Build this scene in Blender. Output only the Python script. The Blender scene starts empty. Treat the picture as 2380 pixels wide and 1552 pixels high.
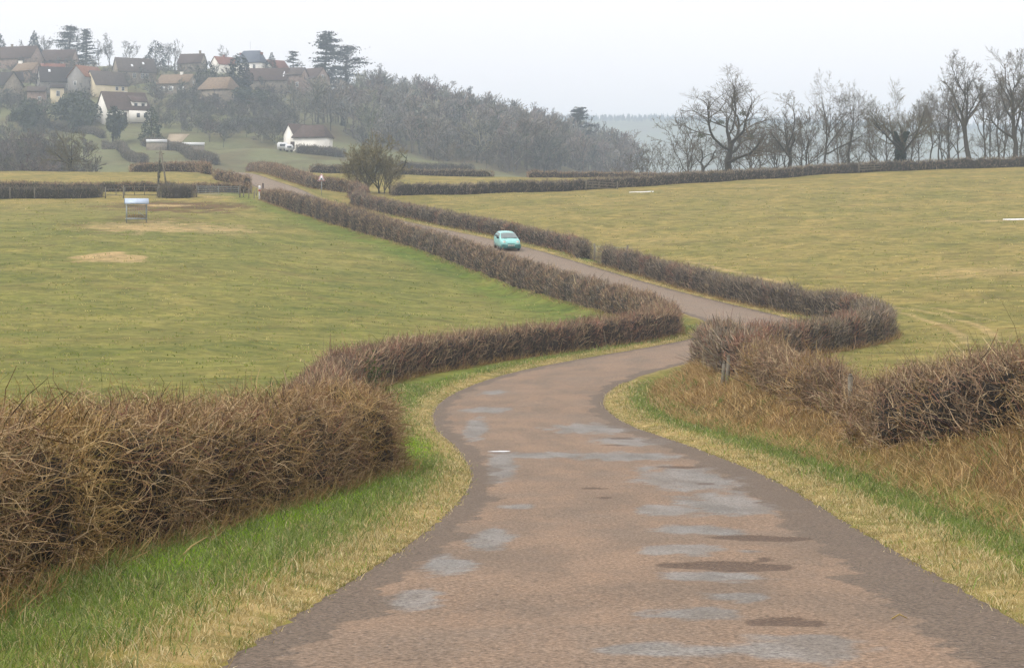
import bpy, bmesh, math
import numpy as np
from mathutils import Vector, Matrix

# ------------------------------------------------------------------ camera, world, sun, exposure
sc = bpy.context.scene
COL = sc.collection
F = 4440.0; UC = 1189.5; YH = 550.0        # picture units: a 2379 x 1552 picture; eye level at row 550
cam_d = bpy.data.cameras.new("camera"); cam = bpy.data.objects.new("camera", cam_d); COL.objects.link(cam)
cam_d.sensor_width = 36.0; cam_d.lens = 36.0 * F / 2379.0
cam_d.shift_y = -(776.0 - YH) / 2379.0
cam_d.clip_start = 0.1; cam_d.clip_end = 20000
cam.location = (0, 0, 0); cam.rotation_euler = (math.radians(90), 0, 0)
sc.camera = cam

SUN_EL, SUN_AZ = math.radians(55), math.radians(-125)
world = bpy.data.worlds.new("World"); sc.world = world; world.use_nodes = True
wn = world.node_tree; wn.nodes.clear()
sky = wn.nodes.new("ShaderNodeTexSky"); sky.sky_type = 'NISHITA'; sky.sun_disc = False
sky.sun_elevation = SUN_EL; sky.sun_rotation = SUN_AZ; sky.air_density = 1.0; sky.dust_density = 4.0
hsv = wn.nodes.new("ShaderNodeHueSaturation"); hsv.inputs['Saturation'].default_value = 0.12
mixw = wn.nodes.new("ShaderNodeMixRGB"); mixw.inputs[0].default_value = 0.85
mixw.inputs[2].default_value = (9.9, 9.35, 9.3, 1)          # the even cloud deck in front of the blue sky
bg = wn.nodes.new("ShaderNodeBackground"); bg.inputs['Strength'].default_value = 0.10
wo = wn.nodes.new("ShaderNodeOutputWorld")
wn.links.new(sky.outputs[0], hsv.inputs['Color']); wn.links.new(hsv.outputs[0], mixw.inputs[1])
wn.links.new(mixw.outputs[0], bg.inputs['Color']); wn.links.new(bg.outputs[0], wo.inputs[0])

sun_d = bpy.data.lights.new("sun", 'SUN'); sun = bpy.data.objects.new("sun", sun_d); COL.objects.link(sun)
sun_d.energy = 1.45; sun_d.angle = math.radians(18); sun_d.color = (1.0, 0.96, 0.9)
sd = Vector((math.sin(SUN_AZ) * math.cos(SUN_EL), math.cos(SUN_AZ) * math.cos(SUN_EL), math.sin(SUN_EL)))
sun.rotation_euler = sd.to_track_quat('Z', 'Y').to_euler(); sun.location = (0, 0, 200)

sc.view_settings.view_transform = 'Standard'; sc.view_settings.look = 'None'
sc.view_settings.gamma = 1.0; sc.view_settings.use_curve_mapping = False
sc.view_settings.exposure = 0.6
sc.render.engine = 'CYCLES'
cy = sc.cycles
cy.use_denoising = True; cy.max_bounces = 4; cy.diffuse_bounces = 2; cy.glossy_bounces = 2
cy.transmission_bounces = 2; cy.volume_bounces = 1; cy.transparent_max_bounces = 4
cy.use_adaptive_sampling = True; cy.adaptive_threshold = 0.02
cy.caustics_reflective = False; cy.caustics_refractive = False

# ------------------------------------------------------------------ helpers
R0 = np.random.default_rng(7)
def srgb(r, g, b):
    c = np.array([r, g, b], float) / 255.0
    return np.where(c <= 0.04045, c / 12.92, ((c + 0.055) / 1.055) ** 2.4)
def A(r, g, b, k=0.5):                     # albedo guess for a colour seen in the picture
    return srgb(r, g, b) * k
def smooth(a, b, x):
    t = np.clip((x - a) / (b - a), 0, 1); return t * t * (3 - 2 * t)
class SN:                                  # smooth numpy noise (sums of rotated sines)
    def __init__(s, seed, scale, n=9):
        r = np.random.default_rng(seed); a = r.uniform(0, 2 * np.pi, n); f = r.uniform(.6, 2.2, n) / scale
        s.kx = np.cos(a) * f; s.ky = np.sin(a) * f; s.ph = r.uniform(0, 6.28, n); s.n = n
    def __call__(s, x, y):
        o = 0
        for i in range(s.n): o = o + np.sin(x * s.kx[i] * 6.28 + y * s.ky[i] * 6.28 + s.ph[i])
        return o / math.sqrt(s.n) * 0.9
def pchip(x, y, xq):                       # y: (n, m), interpolates along axis 0
    x = np.asarray(x, float); y = np.asarray(y, float)
    h = np.diff(x)[:, None]; d = np.diff(y, axis=0) / h
    m = np.zeros_like(y); m[0] = d[0]; m[-1] = d[-1]
    w1 = 2 * h[1:] + h[:-1]; w2 = h[1:] + 2 * h[:-1]
    ok = (d[:-1] * d[1:]) > 0
    with np.errstate(divide='ignore', invalid='ignore'):
        mm = (w1 + w2) / (w1 / d[:-1] + w2 / d[1:])
    m[1:-1] = np.where(ok, mm, 0)
    i = np.clip(np.searchsorted(x, xq) - 1, 0, len(x) - 2)
    t = ((xq - x[i]) / (x[i + 1] - x[i]))[:, None]; hh = h[i]
    return (y[i] * (1 + 2 * t) * (1 - t) ** 2 + hh * m[i] * t * (1 - t) ** 2
            + y[i + 1] * t * t * (3 - 2 * t) + hh * m[i + 1] * t * t * (t - 1))

def mesh_obj(name, V, faces, mat=None, parent=None, col=None, smooth_=False, link=True):
    """faces: list of int arrays (n,k) of one or several k. col: (nv,3) vertex colours"""
    if not isinstance(faces, (list, tuple)): faces = [faces]
    faces = [np.asarray(f, np.int32) for f in faces if len(f)]
    V = np.ascontiguousarray(V, np.float32)
    me = bpy.data.meshes.new(name)
    me.vertices.add(len(V)); me.vertices.foreach_set('co', V.ravel())
    nl = sum(f.size for f in faces); nf = sum(len(f) for f in faces)
    me.loops.add(nl); me.polygons.add(nf)
    me.loops.foreach_set('vertex_index', np.concatenate([f.ravel() for f in faces]))
    tot = np.concatenate([np.full(len(f), f.shape[1], np.int32) for f in faces])
    st = np.concatenate([[0], np.cumsum(tot)[:-1]]).astype(np.int32)
    me.polygons.foreach_set('loop_start', st)
    if smooth_: me.polygons.foreach_set('use_smooth', np.ones(nf, bool))
    me.update(calc_edges=True)
    if col is not None:
        a = me.color_attributes.new('Col', 'FLOAT_COLOR', 'POINT')
        c = np.ones((len(V), 4), np.float32); c[:, :3] = col; a.data.foreach_set('color', c.ravel())
    if mat: me.materials.append(mat)
    if not link: return me
    o = bpy.data.objects.new(name, me); COL.objects.link(o)
    if parent: o.parent = parent
    return o
def obj_from(name, me, parent=None):
    o = bpy.data.objects.new(name, me); COL.objects.link(o)
    if parent: o.parent = parent
    return o
def tag(o, label=None, cat=None, group=None, kind=None):
    if label: o['label'] = label
    if cat: o['category'] = cat
    if group: o['group'] = group
    if kind: o['kind'] = kind
    return o
def empty(name, loc, rz=0, label=None, cat=None, group=None):
    o = bpy.data.objects.new(name, None); COL.objects.link(o); o.empty_display_size = .3
    o.location = loc; o.rotation_euler = (0, 0, rz)
    return tag(o, label, cat, group)
class MB:                                   # collects boxes, prisms and bars into one mesh
    def __init__(s): s.v = []; s.f = {}
    def add(s, V, faces):
        b = len(s.v); s.v += [tuple(p) for p in V]
        for f in faces: s.f.setdefault(len(f), []).append([i + b for i in f])
    def box(s, x0, x1, y0, y1, z0, z1):
        s.add([(x0,y0,z0),(x1,y0,z0),(x1,y1,z0),(x0,y1,z0),(x0,y0,z1),(x1,y0,z1),(x1,y1,z1),(x0,y1,z1)],
              [(0,3,2,1),(4,5,6,7),(0,1,5,4),(1,2,6,5),(2,3,7,6),(3,0,4,7)])
    def prism(s, poly, y0, y1, axis='y'):   # poly in (x,z), extruded along y (or poly in (y,z) along x)
        n = len(poly)
        if axis == 'y': V = [(p[0], y0, p[1]) for p in poly] + [(p[0], y1, p[1]) for p in poly]
        else: V = [(y0, p[0], p[1]) for p in poly] + [(y1, p[0], p[1]) for p in poly]
        s.add(V, [tuple(range(n)), tuple(range(2*n-1, n-1, -1))] + [(i, n+i, n+(i+1) % n, (i+1) % n) for i in range(n)])
    def bar(s, a, b, r, k=6, r2=None):
        a = Vector(a); b = Vector(b); d = (b - a).normalized(); r2 = r if r2 is None else r2
        e = d.cross(Vector((0, 0, 1)) if abs(d.z) < .9 else Vector((1, 0, 0))).normalized(); g = d.cross(e)
        V = [a + (e*math.cos(t) + g*math.sin(t)) * r for t in [2*math.pi*i/k for i in range(k)]]
        V += [b + (e*math.cos(t) + g*math.sin(t)) * r2 for t in [2*math.pi*i/k for i in range(k)]]
        s.add(V, [(i, (i+1) % k, k+(i+1) % k, k+i) for i in range(k)] + [tuple(range(k-1, -1, -1)), tuple(range(k, 2*k))])
    def build(s, name, mat, parent=None, smooth_=False):
        return mesh_obj(name, np.array(s.v, float), [np.array(f) for f in s.f.values()], mat, parent, smooth_=smooth_)
def ribbons(P, W, rng, C, side=None):
    """P (B,n,3) centre lines, W (B,n) half widths, C (B,3) colours -> flat strips"""
    B, n, _ = P.shape
    T = np.gradient(P, axis=1); T /= np.linalg.norm(T, axis=2, keepdims=True) + 1e-9
    if side is None:
        side = rng.normal(size=(B, 3))
    S = np.cross(T, side[:, None, :]); S /= np.linalg.norm(S, axis=2, keepdims=True) + 1e-9
    V = np.stack([P - S * W[:, :, None], P + S * W[:, :, None]], axis=2).reshape(-1, 3)
    i = (np.arange(B)[:, None] * n + np.arange(n - 1)[None, :]).ravel() * 2
    return V, np.stack([i, i + 1, i + 3, i + 2], 1), np.repeat(C, n * 2, axis=0)
def tubes(P, Rr, k, C):
    B, n, _ = P.shape
    T = np.gradient(P, axis=1); T /= np.linalg.norm(T, axis=2, keepdims=True) + 1e-9
    ref = np.where(np.abs(T[:, :1, 2:3]) < .8, np.array([0, 0, 1.]), np.array([1., 0, 0]))
    E = np.cross(T, ref); E /= np.linalg.norm(E, axis=2, keepdims=True) + 1e-9
    G = np.cross(T, E)
    a = np.arange(k) * 2 * np.pi / k
    V = P[:, :, None] + (E[:, :, None] * np.cos(a)[None, None, :, None] + G[:, :, None] * np.sin(a)[None, None, :, None]) * Rr[:, :, None, None]
    b = (np.arange(B)[:, None, None] * n + np.arange(n - 1)[None, :, None]) * k
    j = np.arange(k)[None, None, :]; j2 = (j + 1) % k
    Fq = np.stack([b + j, b + j2, b + k + j2, b + k + j], -1).reshape(-1, 4)
    return V.reshape(-1, 3), Fq, np.repeat(C, n * k, axis=0)
def join(parts):
    V, Q, C, o = [], {}, [], 0
    for v, f, c in parts:
        V.append(v); C.append(c)
        for ff in (f if isinstance(f, list) else [f]):
            if len(ff): Q.setdefault(ff.shape[1], []).append(ff + o)
        o += len(v)
    return np.concatenate(V), [np.concatenate(q) for q in Q.values()], np.concatenate(C)
def shards(Pc, size, rng, C, flat=0.0, aspect=1.0):
    """single triangles scattered at Pc"""
    n = len(Pc); d = rng.normal(size=(n, 3)); d[:, 2] *= (1 - flat); d /= np.linalg.norm(d, axis=1, keepdims=True)
    e = rng.normal(size=(n, 3)); e[:, 2] *= (1 - flat)
    e -= (e * d).sum(1, keepdims=True) * d; e /= np.linalg.norm(e, axis=1, keepdims=True)
    s = (size * rng.uniform(.6, 1.4, n))[:, None]
    V = np.stack([Pc - d * s, Pc + d * s, Pc + e * s * aspect], 1).reshape(-1, 3)
    return V, np.arange(3 * n).reshape(-1, 3), np.repeat(C, 3, axis=0)
def pick(pal, w, n, rng, var=.18):
    pal = np.array(pal); i = rng.choice(len(pal), n, p=np.array(w) / sum(w))
    return np.clip(pal[i] * rng.uniform(1 - var, 1 + var, (n, 1)), 0, 1)

# ------------------------------------------------------------------ materials
def nodes_mat(name):
    m = bpy.data.materials.new(name); m.use_nodes = True; nt = m.node_tree; nt.nodes.clear()
    out = nt.nodes.new('ShaderNodeOutputMaterial'); b = nt.nodes.new('ShaderNodeBsdfPrincipled')
    nt.links.new(b.outputs[0], out.inputs[0])
    return m, nt, b
def nd(nt, typ, **kw):
    n = nt.nodes.new(typ)
    for k, v in kw.items():
        if k.startswith('_'): setattr(n, k[1:], v)
        else: n.inputs[k.replace('__', ' ')].default_value = v
    return n
def setsock(nt, s, v):
    if isinstance(v, bpy.types.NodeSocket): nt.links.new(v, s)
    elif hasattr(v, '__len__') and len(v) == 3 and s.type == 'RGBA': s.default_value = (*v, 1)
    else: s.default_value = v
def math_(nt, op, a, b=0.0, c=None, clamp=False):
    n = nt.nodes.new('ShaderNodeMath'); n.operation = op; n.use_clamp = clamp
    setsock(nt, n.inputs[0], a); setsock(nt, n.inputs[1], b)
    if c is not None: setsock(nt, n.inputs[2], c)
    return n.outputs[0]
def mixc(nt, f, a, b, typ='MIX'):
    n = nt.nodes.new('ShaderNodeMixRGB'); n.blend_type = typ
    setsock(nt, n.inputs[0], f); setsock(nt, n.inputs[1], a); setsock(nt, n.inputs[2], b)
    return n.outputs[0]
def noise(nt, scale, detail=4, rough=.55, vec=None, dist=0.0):
    n = nd(nt, 'ShaderNodeTexNoise', Scale=scale, Detail=detail, Roughness=rough, Distortion=dist)
    if vec is not None: nt.links.new(vec, n.inputs['Vector'])
    return n.outputs['Fac']
def ramp(nt, f, lo, hi):
    n = nd(nt, 'ShaderNodeMapRange'); n.clamp = True; n.interpolation_type = 'SMOOTHSTEP'
    setsock(nt, n.inputs[0], f); n.inputs[1].default_value = lo; n.inputs[2].default_value = hi
    return n.outputs[0]
def pos(nt): return nt.nodes.new('ShaderNodeNewGeometry').outputs['Position']
def objc(nt): return nt.nodes.new('ShaderNodeTexCoord').outputs['Object']
def bump(nt, b, h, strength, dist):
    n = nd(nt, 'ShaderNodeBump', Strength=strength, Distance=dist); nt.links.new(h, n.inputs['Height'])
    nt.links.new(n.outputs[0], b.inputs['Normal'])
def attr(nt, name):
    n = nt.nodes.new('ShaderNodeAttribute'); n.attribute_name = name; return n

def mat_col(name, rough=.85, spec=.2, var=0.0, scale=3.0, trans=0.0):
    m, nt, b = nodes_mat(name)
    c = attr(nt, 'Col').outputs['Color']
    if var: c = mixc(nt, 1.0, c, mixc(nt, noise(nt, scale, 3, .6, pos(nt)), (1-var,)*3, (1+var,)*3), 'MULTIPLY')
    nt.links.new(c, b.inputs['Base Color'])
    b.inputs['Roughness'].default_value = rough; b.inputs['Specular IOR Level'].default_value = spec
    if trans:
        t = nt.nodes.new('ShaderNodeBsdfTranslucent'); nt.links.new(c, t.inputs[0])
        mx = nt.nodes.new('ShaderNodeMixShader'); mx.inputs[0].default_value = trans
        nt.links.new(b.outputs[0], mx.inputs[1]); nt.links.new(t.outputs[0], mx.inputs[2])
        nt.links.new(mx.outputs[0], nt.nodes['Material Output'].inputs[0])
    return m
def mat_plain(name, c, rough=.7, var=.15, scale=4.0, metal=0.0, spec=.3, c2=None, det=4, bmp=0.0):
    m, nt, b = nodes_mat(name); c = tuple(float(x) for x in c)
    f = noise(nt, scale, det, .6, objc(nt))
    c2 = tuple(float(x) for x in c2) if c2 is not None else None
    a = tuple(x * (1 - var) for x in c); z = c2 if c2 is not None else tuple(min(1, x * (1 + var)) for x in c)
    nt.links.new(mixc(nt, ramp(nt, f, .3, .7), a, z), b.inputs['Base Color'])
    b.inputs['Roughness'].default_value = rough; b.inputs['Metallic'].default_value = metal
    b.inputs['Specular IOR Level'].default_value = spec
    if bmp: bump(nt, b, f, .5, bmp)
    return m
M = {}
M['twig'] = mat_col('hedge_twigs', .9, .15)
M['leaf'] = mat_col('grass_blades', .7, .2, trans=.4)
M['bark'] = mat_col('tree_bark', .9, .15, var=.25, scale=4)
M['needle'] = mat_col('evergreen_needles', .8, .2)
M['wood'] = mat_plain('weathered_wood', A(150,142,125), .85, .25, 9)
M['galv'] = mat_plain('galvanised_steel', A(165,172,172,.75), .5, .12, 12, metal=.4)
M['steel_roof'] = mat_plain('steel_roof_sheet', A(196,212,232,.8), .45, .08, 3, metal=.15)
M['white'] = mat_plain('white_paint', (.72,.73,.74), .5, .05, 3)
M['red'] = mat_plain('red_paint', (.36,.05,.045), .5, .1, 3)
M['black'] = mat_plain('black_paint', (.015,.016,.02), .5, .1, 3)
M['straw'] = mat_plain('straw', A(205,180,120,.55), .95, .3, 5)

# ------------------------------------------------------------------ terrain
QC = [-.6, -.26, -.13, -.065, 0, .065, .13, .26, .6]
TB = [  # Y : heights (eye = 0) at the columns QC, where q = X / (Y + 40)
 (-60,  2.6, 2.6, 2.6, 2.6, 2.6, 2.6, 2.8, 3.0, 3.0),
 (0,   -1.9,-1.8,-1.7,-1.6,-1.6,-1.5,-1.2,-1.1,-1.0),
 (13,  -2.8,-2.8,-2.8,-2.7,-2.6,-2.6,-2.3,-2.2,-2.0),
 (22,  -3.6,-3.6,-3.6,-3.5,-3.4,-3.3,-3.0,-2.9,-2.8),
 (32,  -4.2,-4.2,-4.2,-4.1,-4.0,-3.9,-3.7,-3.6,-3.5),
 (42,  -4.6,-4.6,-4.6,-4.5,-4.4,-4.4,-4.2,-4.1,-4.0),
 (55,  -4.8,-4.9,-5.0,-4.95,-4.9,-4.8,-4.7,-4.6,-4.5),
 (70,  -4.7,-4.8,-4.9,-5.1,-5.0,-4.9,-4.9,-4.8,-4.6),
 (90,  -4.1,-4.3,-4.6,-5.0,-5.2,-5.0,-4.85,-4.5,-4.0),
 (110, -2.9,-3.2,-3.7,-4.3,-5.0,-4.4,-3.85,-3.3,-2.6),
 (130, -1.4,-1.8,-2.3,-3.3,-4.25,-3.1,-2.6,-1.9,-1.1),
 (155,  0.3, 0.2,-.3,-1.4,-2.1,-1.2,-.6, 0.2, 0.8),
 (180,  2.1, 2.0, 1.6, .6, 1.0, 1.2, 1.6, 2.2, 2.8),
 (215,  4.4, 4.4, 4.35,4.2, 4.2, 4.4, 4.8, 5.6, 6.4),
 (240,  6.6, 6.6, 6.3, 6.1, 6.0, 6.3, 6.9, 8.0, 9.0),
 (270,  9.2, 9.2, 9.0, 8.6, 8.3, 8.4, 8.9,10.2,11.4),
 (300,  9.0, 9.0, 9.9, 9.6, 8.9, 8.4, 8.8,10.2,11.4),
 (345,  6.0, 6.0, 8.0, 7.6, 6.8, 4.5, 3.0, 4.0, 5.0),
 (400, 14.5,14.5,14.6,13.6,11.0, 5.0, 0.0,-1.0,-1.0),
 (480, 24.0,23.5,22.8,21.0,17.3, 9.0, 0.0,-6.0,-6.0),
 (560, 38.0,37.5,35.5,31.0,24.0,14.0, 1.0,-9.0,-9.0),
 (640, 53.0,52.5,49.5,41.0,31.0,19.0, 2.0,-12.,-12.),
 (720, 65.0,64.5,61.0,49.0,35.0,20.0, 2.0,-14.,-14.),
 (900, 71.0,70.0,64.0,50.0,34.0,16.0,-2.0,-16.,-16.),
 (1150,64.0,62.0,54.0,38.0,20.0, 2.0,-14.,-20.,-20.),
 (1900,60.0,60.0,56.0,52.0,48.0,42.0,38.0,34.0,34.0),
 (2600,150.,150.,152.,154.,156.,158.,154.,144.,134.),
 (3600,140.,140.,140.,140.,140.,140.,140.,140.,140.),
 (7500,135.,135.,135.,135.,135.,135.,135.,135.,135.),
]
_Yr = np.array([r[0] for r in TB], float); _Z = np.array([r[1:] for r in TB], float)
_qf = np.linspace(-.6, .6, 121)
_tf = np.linspace(math.log(65 - 60), math.log(7500 + 65), 900)      # tau = log(Y + 65)
_Zq = pchip(np.array(QC), _Z.T, _qf).T
_ZF = pchip(np.log(_Yr + 65), _Zq, _tf)
_k = np.exp(-np.linspace(-2, 2, 9) ** 2); _k /= _k.sum()
_ZF = np.apply_along_axis(lambda a: np.convolve(np.pad(a, 4, mode='edge'), _k, 'valid'), 0, _ZF)
_ZF = np.apply_along_axis(lambda a: np.convolve(np.pad(a, 4, mode='edge'), _k, 'valid'), 1, _ZF)
_nA, _nB, _nC = SN(1, 14), SN(2, 4.5), SN(3, 60)
def zbase(x, y):
    x = np.asarray(x, float); y = np.asarray(y, float)
    q = np.clip((x / (np.maximum(y, -30) + 40) + .6) / 1.2 * 120, 0, 119.999)
    t = np.clip((np.log(np.maximum(y, -60) + 65) - _tf[0]) / (_tf[-1] - _tf[0]) * 899, 0, 898.999)
    i = t.astype(int); j = q.astype(int); a = t - i; b = q - j
    z = (_ZF[i, j]*(1-a)*(1-b) + _ZF[i+1, j]*a*(1-b) + _ZF[i, j+1]*(1-a)*b + _ZF[i+1, j+1]*a*b)
    return z + .07 * _nA(x, y) + .025 * _nB(x, y) + smooth(330, 500, y) * 1.2 * _nC(x, y)

# road centre line (x, y) and its height profile
CL = np.array([(-1.6,-60),(-.6,-30),(0.2,-8),(0.5,3),(0.84,10.7),(1.5,21.5),(1.8,31),(1.35,39),(0.55,47),(0.25,55),(0.65,61.5),(1.7,67.5),
 (3.4,73),(5.9,78.8),(8.4,84),(10.7,89),(12.2,94.5),(12.7,99.5),(12.2,104.5),(10.7,112.3),(8.8,121),(6.6,130),(4.2,139),(1.5,148),(-.5,154.3),(-4.6,165),
 (-9.4,177),(-14.6,190.5),(-19.4,203),(-22.6,213),(-25.3,222),(-29.4,238),(-35,258),(-41,284),(-47,312),(-54,350)], float)
ZP = np.array([(-60,2.6),(-30,.7),(0,-1.6),(10.7,-2.41),(21.5,-3.34),(31.6,-4.0),(39,-4.35),(55,-4.93),(65,-5.05),(80,-4.95),(95,-4.65),(104,-4.35),(113,-4.0),
 (122,-3.58),(131,-3.0),(140,-2.3),(148,-1.6),(155,-.98),(166,-.02),(178,.9),(190,1.85),(205,3.05),(215,4.0),(222,4.75),(240,6.3),(260,7.9),(285,9.4),(312,10.3),(350,9.0)], float)
def spline(P, ds):
    P = np.asarray(P, float); Pp = np.vstack([2*P[0]-P[1], P, 2*P[-1]-P[-2]]); out = []
    for i in range(len(P) - 1):
        p0, p1, p2, p3 = Pp[i:i+4]; t = np.linspace(0, 1, 24, endpoint=False)[:, None]
        out.append(.5*((2*p1) + (-p0+p2)*t + (2*p0-5*p1+4*p2-p3)*t*t + (-p0+3*p1-3*p2+p3)*t**3))
    out = np.vstack(out + [P[-1:]]); s = np.r_[0, np.cumsum(np.linalg.norm(np.diff(out, axis=0), axis=1))]
    sq = np.arange(0, s[-1], ds)
    return np.stack([np.interp(sq, s, out[:, k]) for k in range(out.shape[1])], 1), sq
RC, RS = spline(CL, .5)
RZ = pchip(ZP[:, 0], ZP[:, 1:2], RC[:, 1])[:, 0]
RZ = np.convolve(np.pad(RZ, 8, mode='edge'), np.ones(17)/17, 'valid')
RT = np.gradient(RC, axis=0); RT /= np.linalg.norm(RT, axis=1, keepdims=True)
RN = np.stack([-RT[:, 1], RT[:, 0]], 1)       # points to the left of travel
HW = 2.55
def road_coord(x, y):
    x = np.asarray(x, float).ravel(); y = np.asarray(y, float).ravel()
    idx = np.zeros(len(x), int); dd = np.full(len(x), 99.0)
    m = np.where((y < 352) & (np.abs(x - np.interp(y, CL[:, 1], CL[:, 0])) < 30))[0]
    for c in np.array_split(m, max(1, len(m) // 6000)):
        if not len(c): continue
        D = (x[c, None] - RC[None, :, 0]) ** 2 + (y[c, None] - RC[None, :, 1]) ** 2
        k = D.argmin(1); idx[c] = k
        sgn = np.sign((x[c] - RC[k, 0]) * RN[k, 0] + (y[c] - RC[k, 1]) * RN[k, 1])
        dd[c] = np.sqrt(D[np.arange(len(c)), k]) * np.where(sgn == 0, 1, sgn)
    return idx, dd
RSL = np.gradient(RZ, .5)
def rzat(k, x, y):                            # road height at the foot of the perpendicular
    return RZ[k] + RSL[k] * np.clip((x - RC[k, 0]) * RT[k, 0] + (y - RC[k, 1]) * RT[k, 1], -.5, .5)
def bank_h(y):
    return .85 * smooth(4, 20, y) * (1 - smooth(58, 74, y))
def zground(x, y):
    x = np.asarray(x, float); y = np.asarray(y, float); sh = np.broadcast(x, y).shape
    x = np.broadcast_to(x, sh).ravel(); y = np.broadcast_to(y, sh).ravel()
    b = zbase(x, y); k, d = road_coord(x, y); rz = rzat(k, x, y); ad = np.abs(d)
    verge = rz + .05 * smooth(HW - .05, HW + .5, ad) - .02 * (1 - smooth(HW - .12, HW - .02, ad)) + .02 * _nB(x * 4, y * 4) * smooth(HW, HW + .4, ad)
    bank = bank_h(y) * smooth(-3.9, -5.4, d) * (1 - .75 * smooth(-9, -13, d))
    t = np.where((d > 0) & (y > 98), smooth(3.6, 6.0, ad), smooth(3.4, 8.5, ad))
    z = verge * (1 - t) + b * t
    bk = np.where((d < 0) & (d > -30), bank, 0)
    return (z + bk).reshape(sh)
def xy(u, Z): return np.array([(u - UC) / F * Z, Z])
def hit(u, v, z0=8, z1=900):
    Z = np.exp(np.linspace(math.log(z0), math.log(z1), 1500))
    f = (YH - v) / F * Z - zground((u - UC) / F * Z, Z)
    s = np.where((f[:-1] > 0) & (f[1:] <= 0))[0]
    i = s[0] if len(s) else int(np.abs(f / Z).argmin())
    x, y = xy(u, Z[i]); return Vector((x, y, float(zground(x, y))))
def gz(x, y): return float(zground(x, y))

# terrain sheet: rows in Y, columns fan out with distance
Yrow = np.concatenate([np.arange(-60, 5, 2.0), np.arange(5, 62, .45), np.arange(62, 130, .9), np.arange(130, 330, 1.7),
                       np.arange(330, 760, 5.0), np.arange(760, 2800, 25.0), np.arange(2800, 7600, 400.0)])
qn = np.linspace(-1, 1, 221); qn = .45 * qn + .55 * qn ** 3
GX = qn[None, :] * (.75 * (np.maximum(Yrow, -20)[:, None] + 45)); GY = np.repeat(Yrow[:, None], len(qn), 1)
GZ = zground(GX, GY)
gi, gd = road_coord(GX, GY); gd = gd.reshape(GX.shape)
GZs = GZ - .07 * (1 - smooth(HW + .75, HW + 1.3, np.abs(gd)))          # the sheet dips under the road and its verge strips
nr, nc = GX.shape
_i = (np.arange(nr - 1)[:, None] * nc + np.arange(nc - 1)[None, :]).ravel()
quads = np.stack([_i, _i + 1, _i + 1 + nc, _i + nc], 1)
# ground cover masks: R straw, G lush green, B mud, A dry field
def ell(u, v, z0, z1, rx, ry, soft=.6):
    p = hit(u, v, z0, z1); r = np.sqrt(((GX - p.x) / rx) ** 2 + ((GY - p.y) / ry) ** 2) + .28 * SN(70, 2.2)(GX, GY * .6) + .15 * SN(71, .8)(GX, GY * .6); return 1 - smooth(1 - soft, 1 + soft, r)
straw = np.zeros_like(GX); lush = np.zeros_like(GX); mud = np.zeros_like(GX)
straw += 1.6 * ell(263, 597, 90, 190, 2.6, 3.4, .35)
straw += .8 * ell(310, 526, 130, 215, 4.6, 9, .5) + .75 * ell(490, 533, 130, 215, 5.0, 8, .7)
mud += .75 * smooth(-3.9, -4.6, gd) * (1 - smooth(-8, -10, gd)) * (gd < 0) * (1 - smooth(66, 80, GY))
mud += .8 * ell(420, 480, 130, 230, 9, 9, .7) + .5 * ell(330, 520, 130, 225, 9, 16, .7)
straw += .9 * ell(375, 479, 160, 225, 3.0, 2, .5) + 1.2 * ell(505, 458, 180, 240, 3.5, 1.2, .4)
straw += .6 * ell(2300, 632, 90, 200, 6.5, 5, .5) + .5 * ell(1500, 560, 120, 200, 6, 6, .6)
straw += .8 * ell(2270, 514, 120, 240, 4.5, 1.2, .5)
straw += .9 * ell(880, 491, 150, 240, .9, 1.0, .3)
def track(pts, w, k):
    P = np.array([hit(*p)[:2] for p in pts]); P, _ = spline(P, .8)
    global straw
    D = np.full(GX.shape, 99.0); bx = (GX > P[:, 0].min()-5) & (GX < P[:, 0].max()+5) & (GY > P[:, 1].min()-5) & (GY < P[:, 1].max()+5)
    gx, gy = GX[bx], GY[bx]; D[bx] = np.sqrt(((gx[:, None]-P[None, :, 0])**2 + (gy[:, None]-P[None, :, 1])**2).min(1))
    straw += k * (1 - smooth(w*.3, w, D))
# left hedge margin: lush strip along the field side; verges beside the road
lush += .9 * np.exp(-((gd - 6.6) / 2.0) ** 2) * smooth(88, 100, GY) * (1 - smooth(228, 240, GY)) * (gd > 0)
lush += .8 * np.exp(-((np.abs(gd) - 3.9) / .55) ** 2) * (GY < 150)
straw += .62 * np.exp(-((np.abs(gd) - 2.75) / .28) ** 2)
straw += .42 * smooth(-3.8, -4.4, gd) * (1 - smooth(-9, -11, gd)) * (gd < 0) * (1 - smooth(66, 80, GY))
dry = smooth(-2, 14, GX - np.interp(GY, CL[:, 1], CL[:, 0])) * smooth(20, 60, GY)
dry = np.maximum(dry * .55, smooth(150, 235, GY) * .7) * (1 - smooth(330, 380, GY) * .8)
_u = UC + F * GX / np.maximum(GY, 1); _v = YH - GZ * F / np.maximum(GY, 1)
wd_ = (GY > 440) & (GY < 900) & (_v < np.interp(_u, [600, 700, 800, 860, 905, 1000, 1110, 1300, 1500, 1560], [262, 300, 330, 345, 350, 372, 398, 405, 412, 412])) & (_u > 560)
mud = np.maximum(mud, wd_ * 1.2) + .35 * smooth(430, 520, GY) * (GX < 20)
mk = np.clip(np.stack([straw, lush, mud, dry], -1), 0, 1.6).reshape(-1, 4).astype(np.float32)
ground = mesh_obj('ground', np.stack([GX, GY, GZs], -1).reshape(-1, 3), quads, None, smooth_=True)
tag(ground, 'rolling winter pasture of olive and straw coloured grass', 'field', kind='structure')
a_ = ground.data.color_attributes.new('Mask', 'FLOAT_COLOR', 'POINT'); a_.data.foreach_set('color', mk.ravel())
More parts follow.
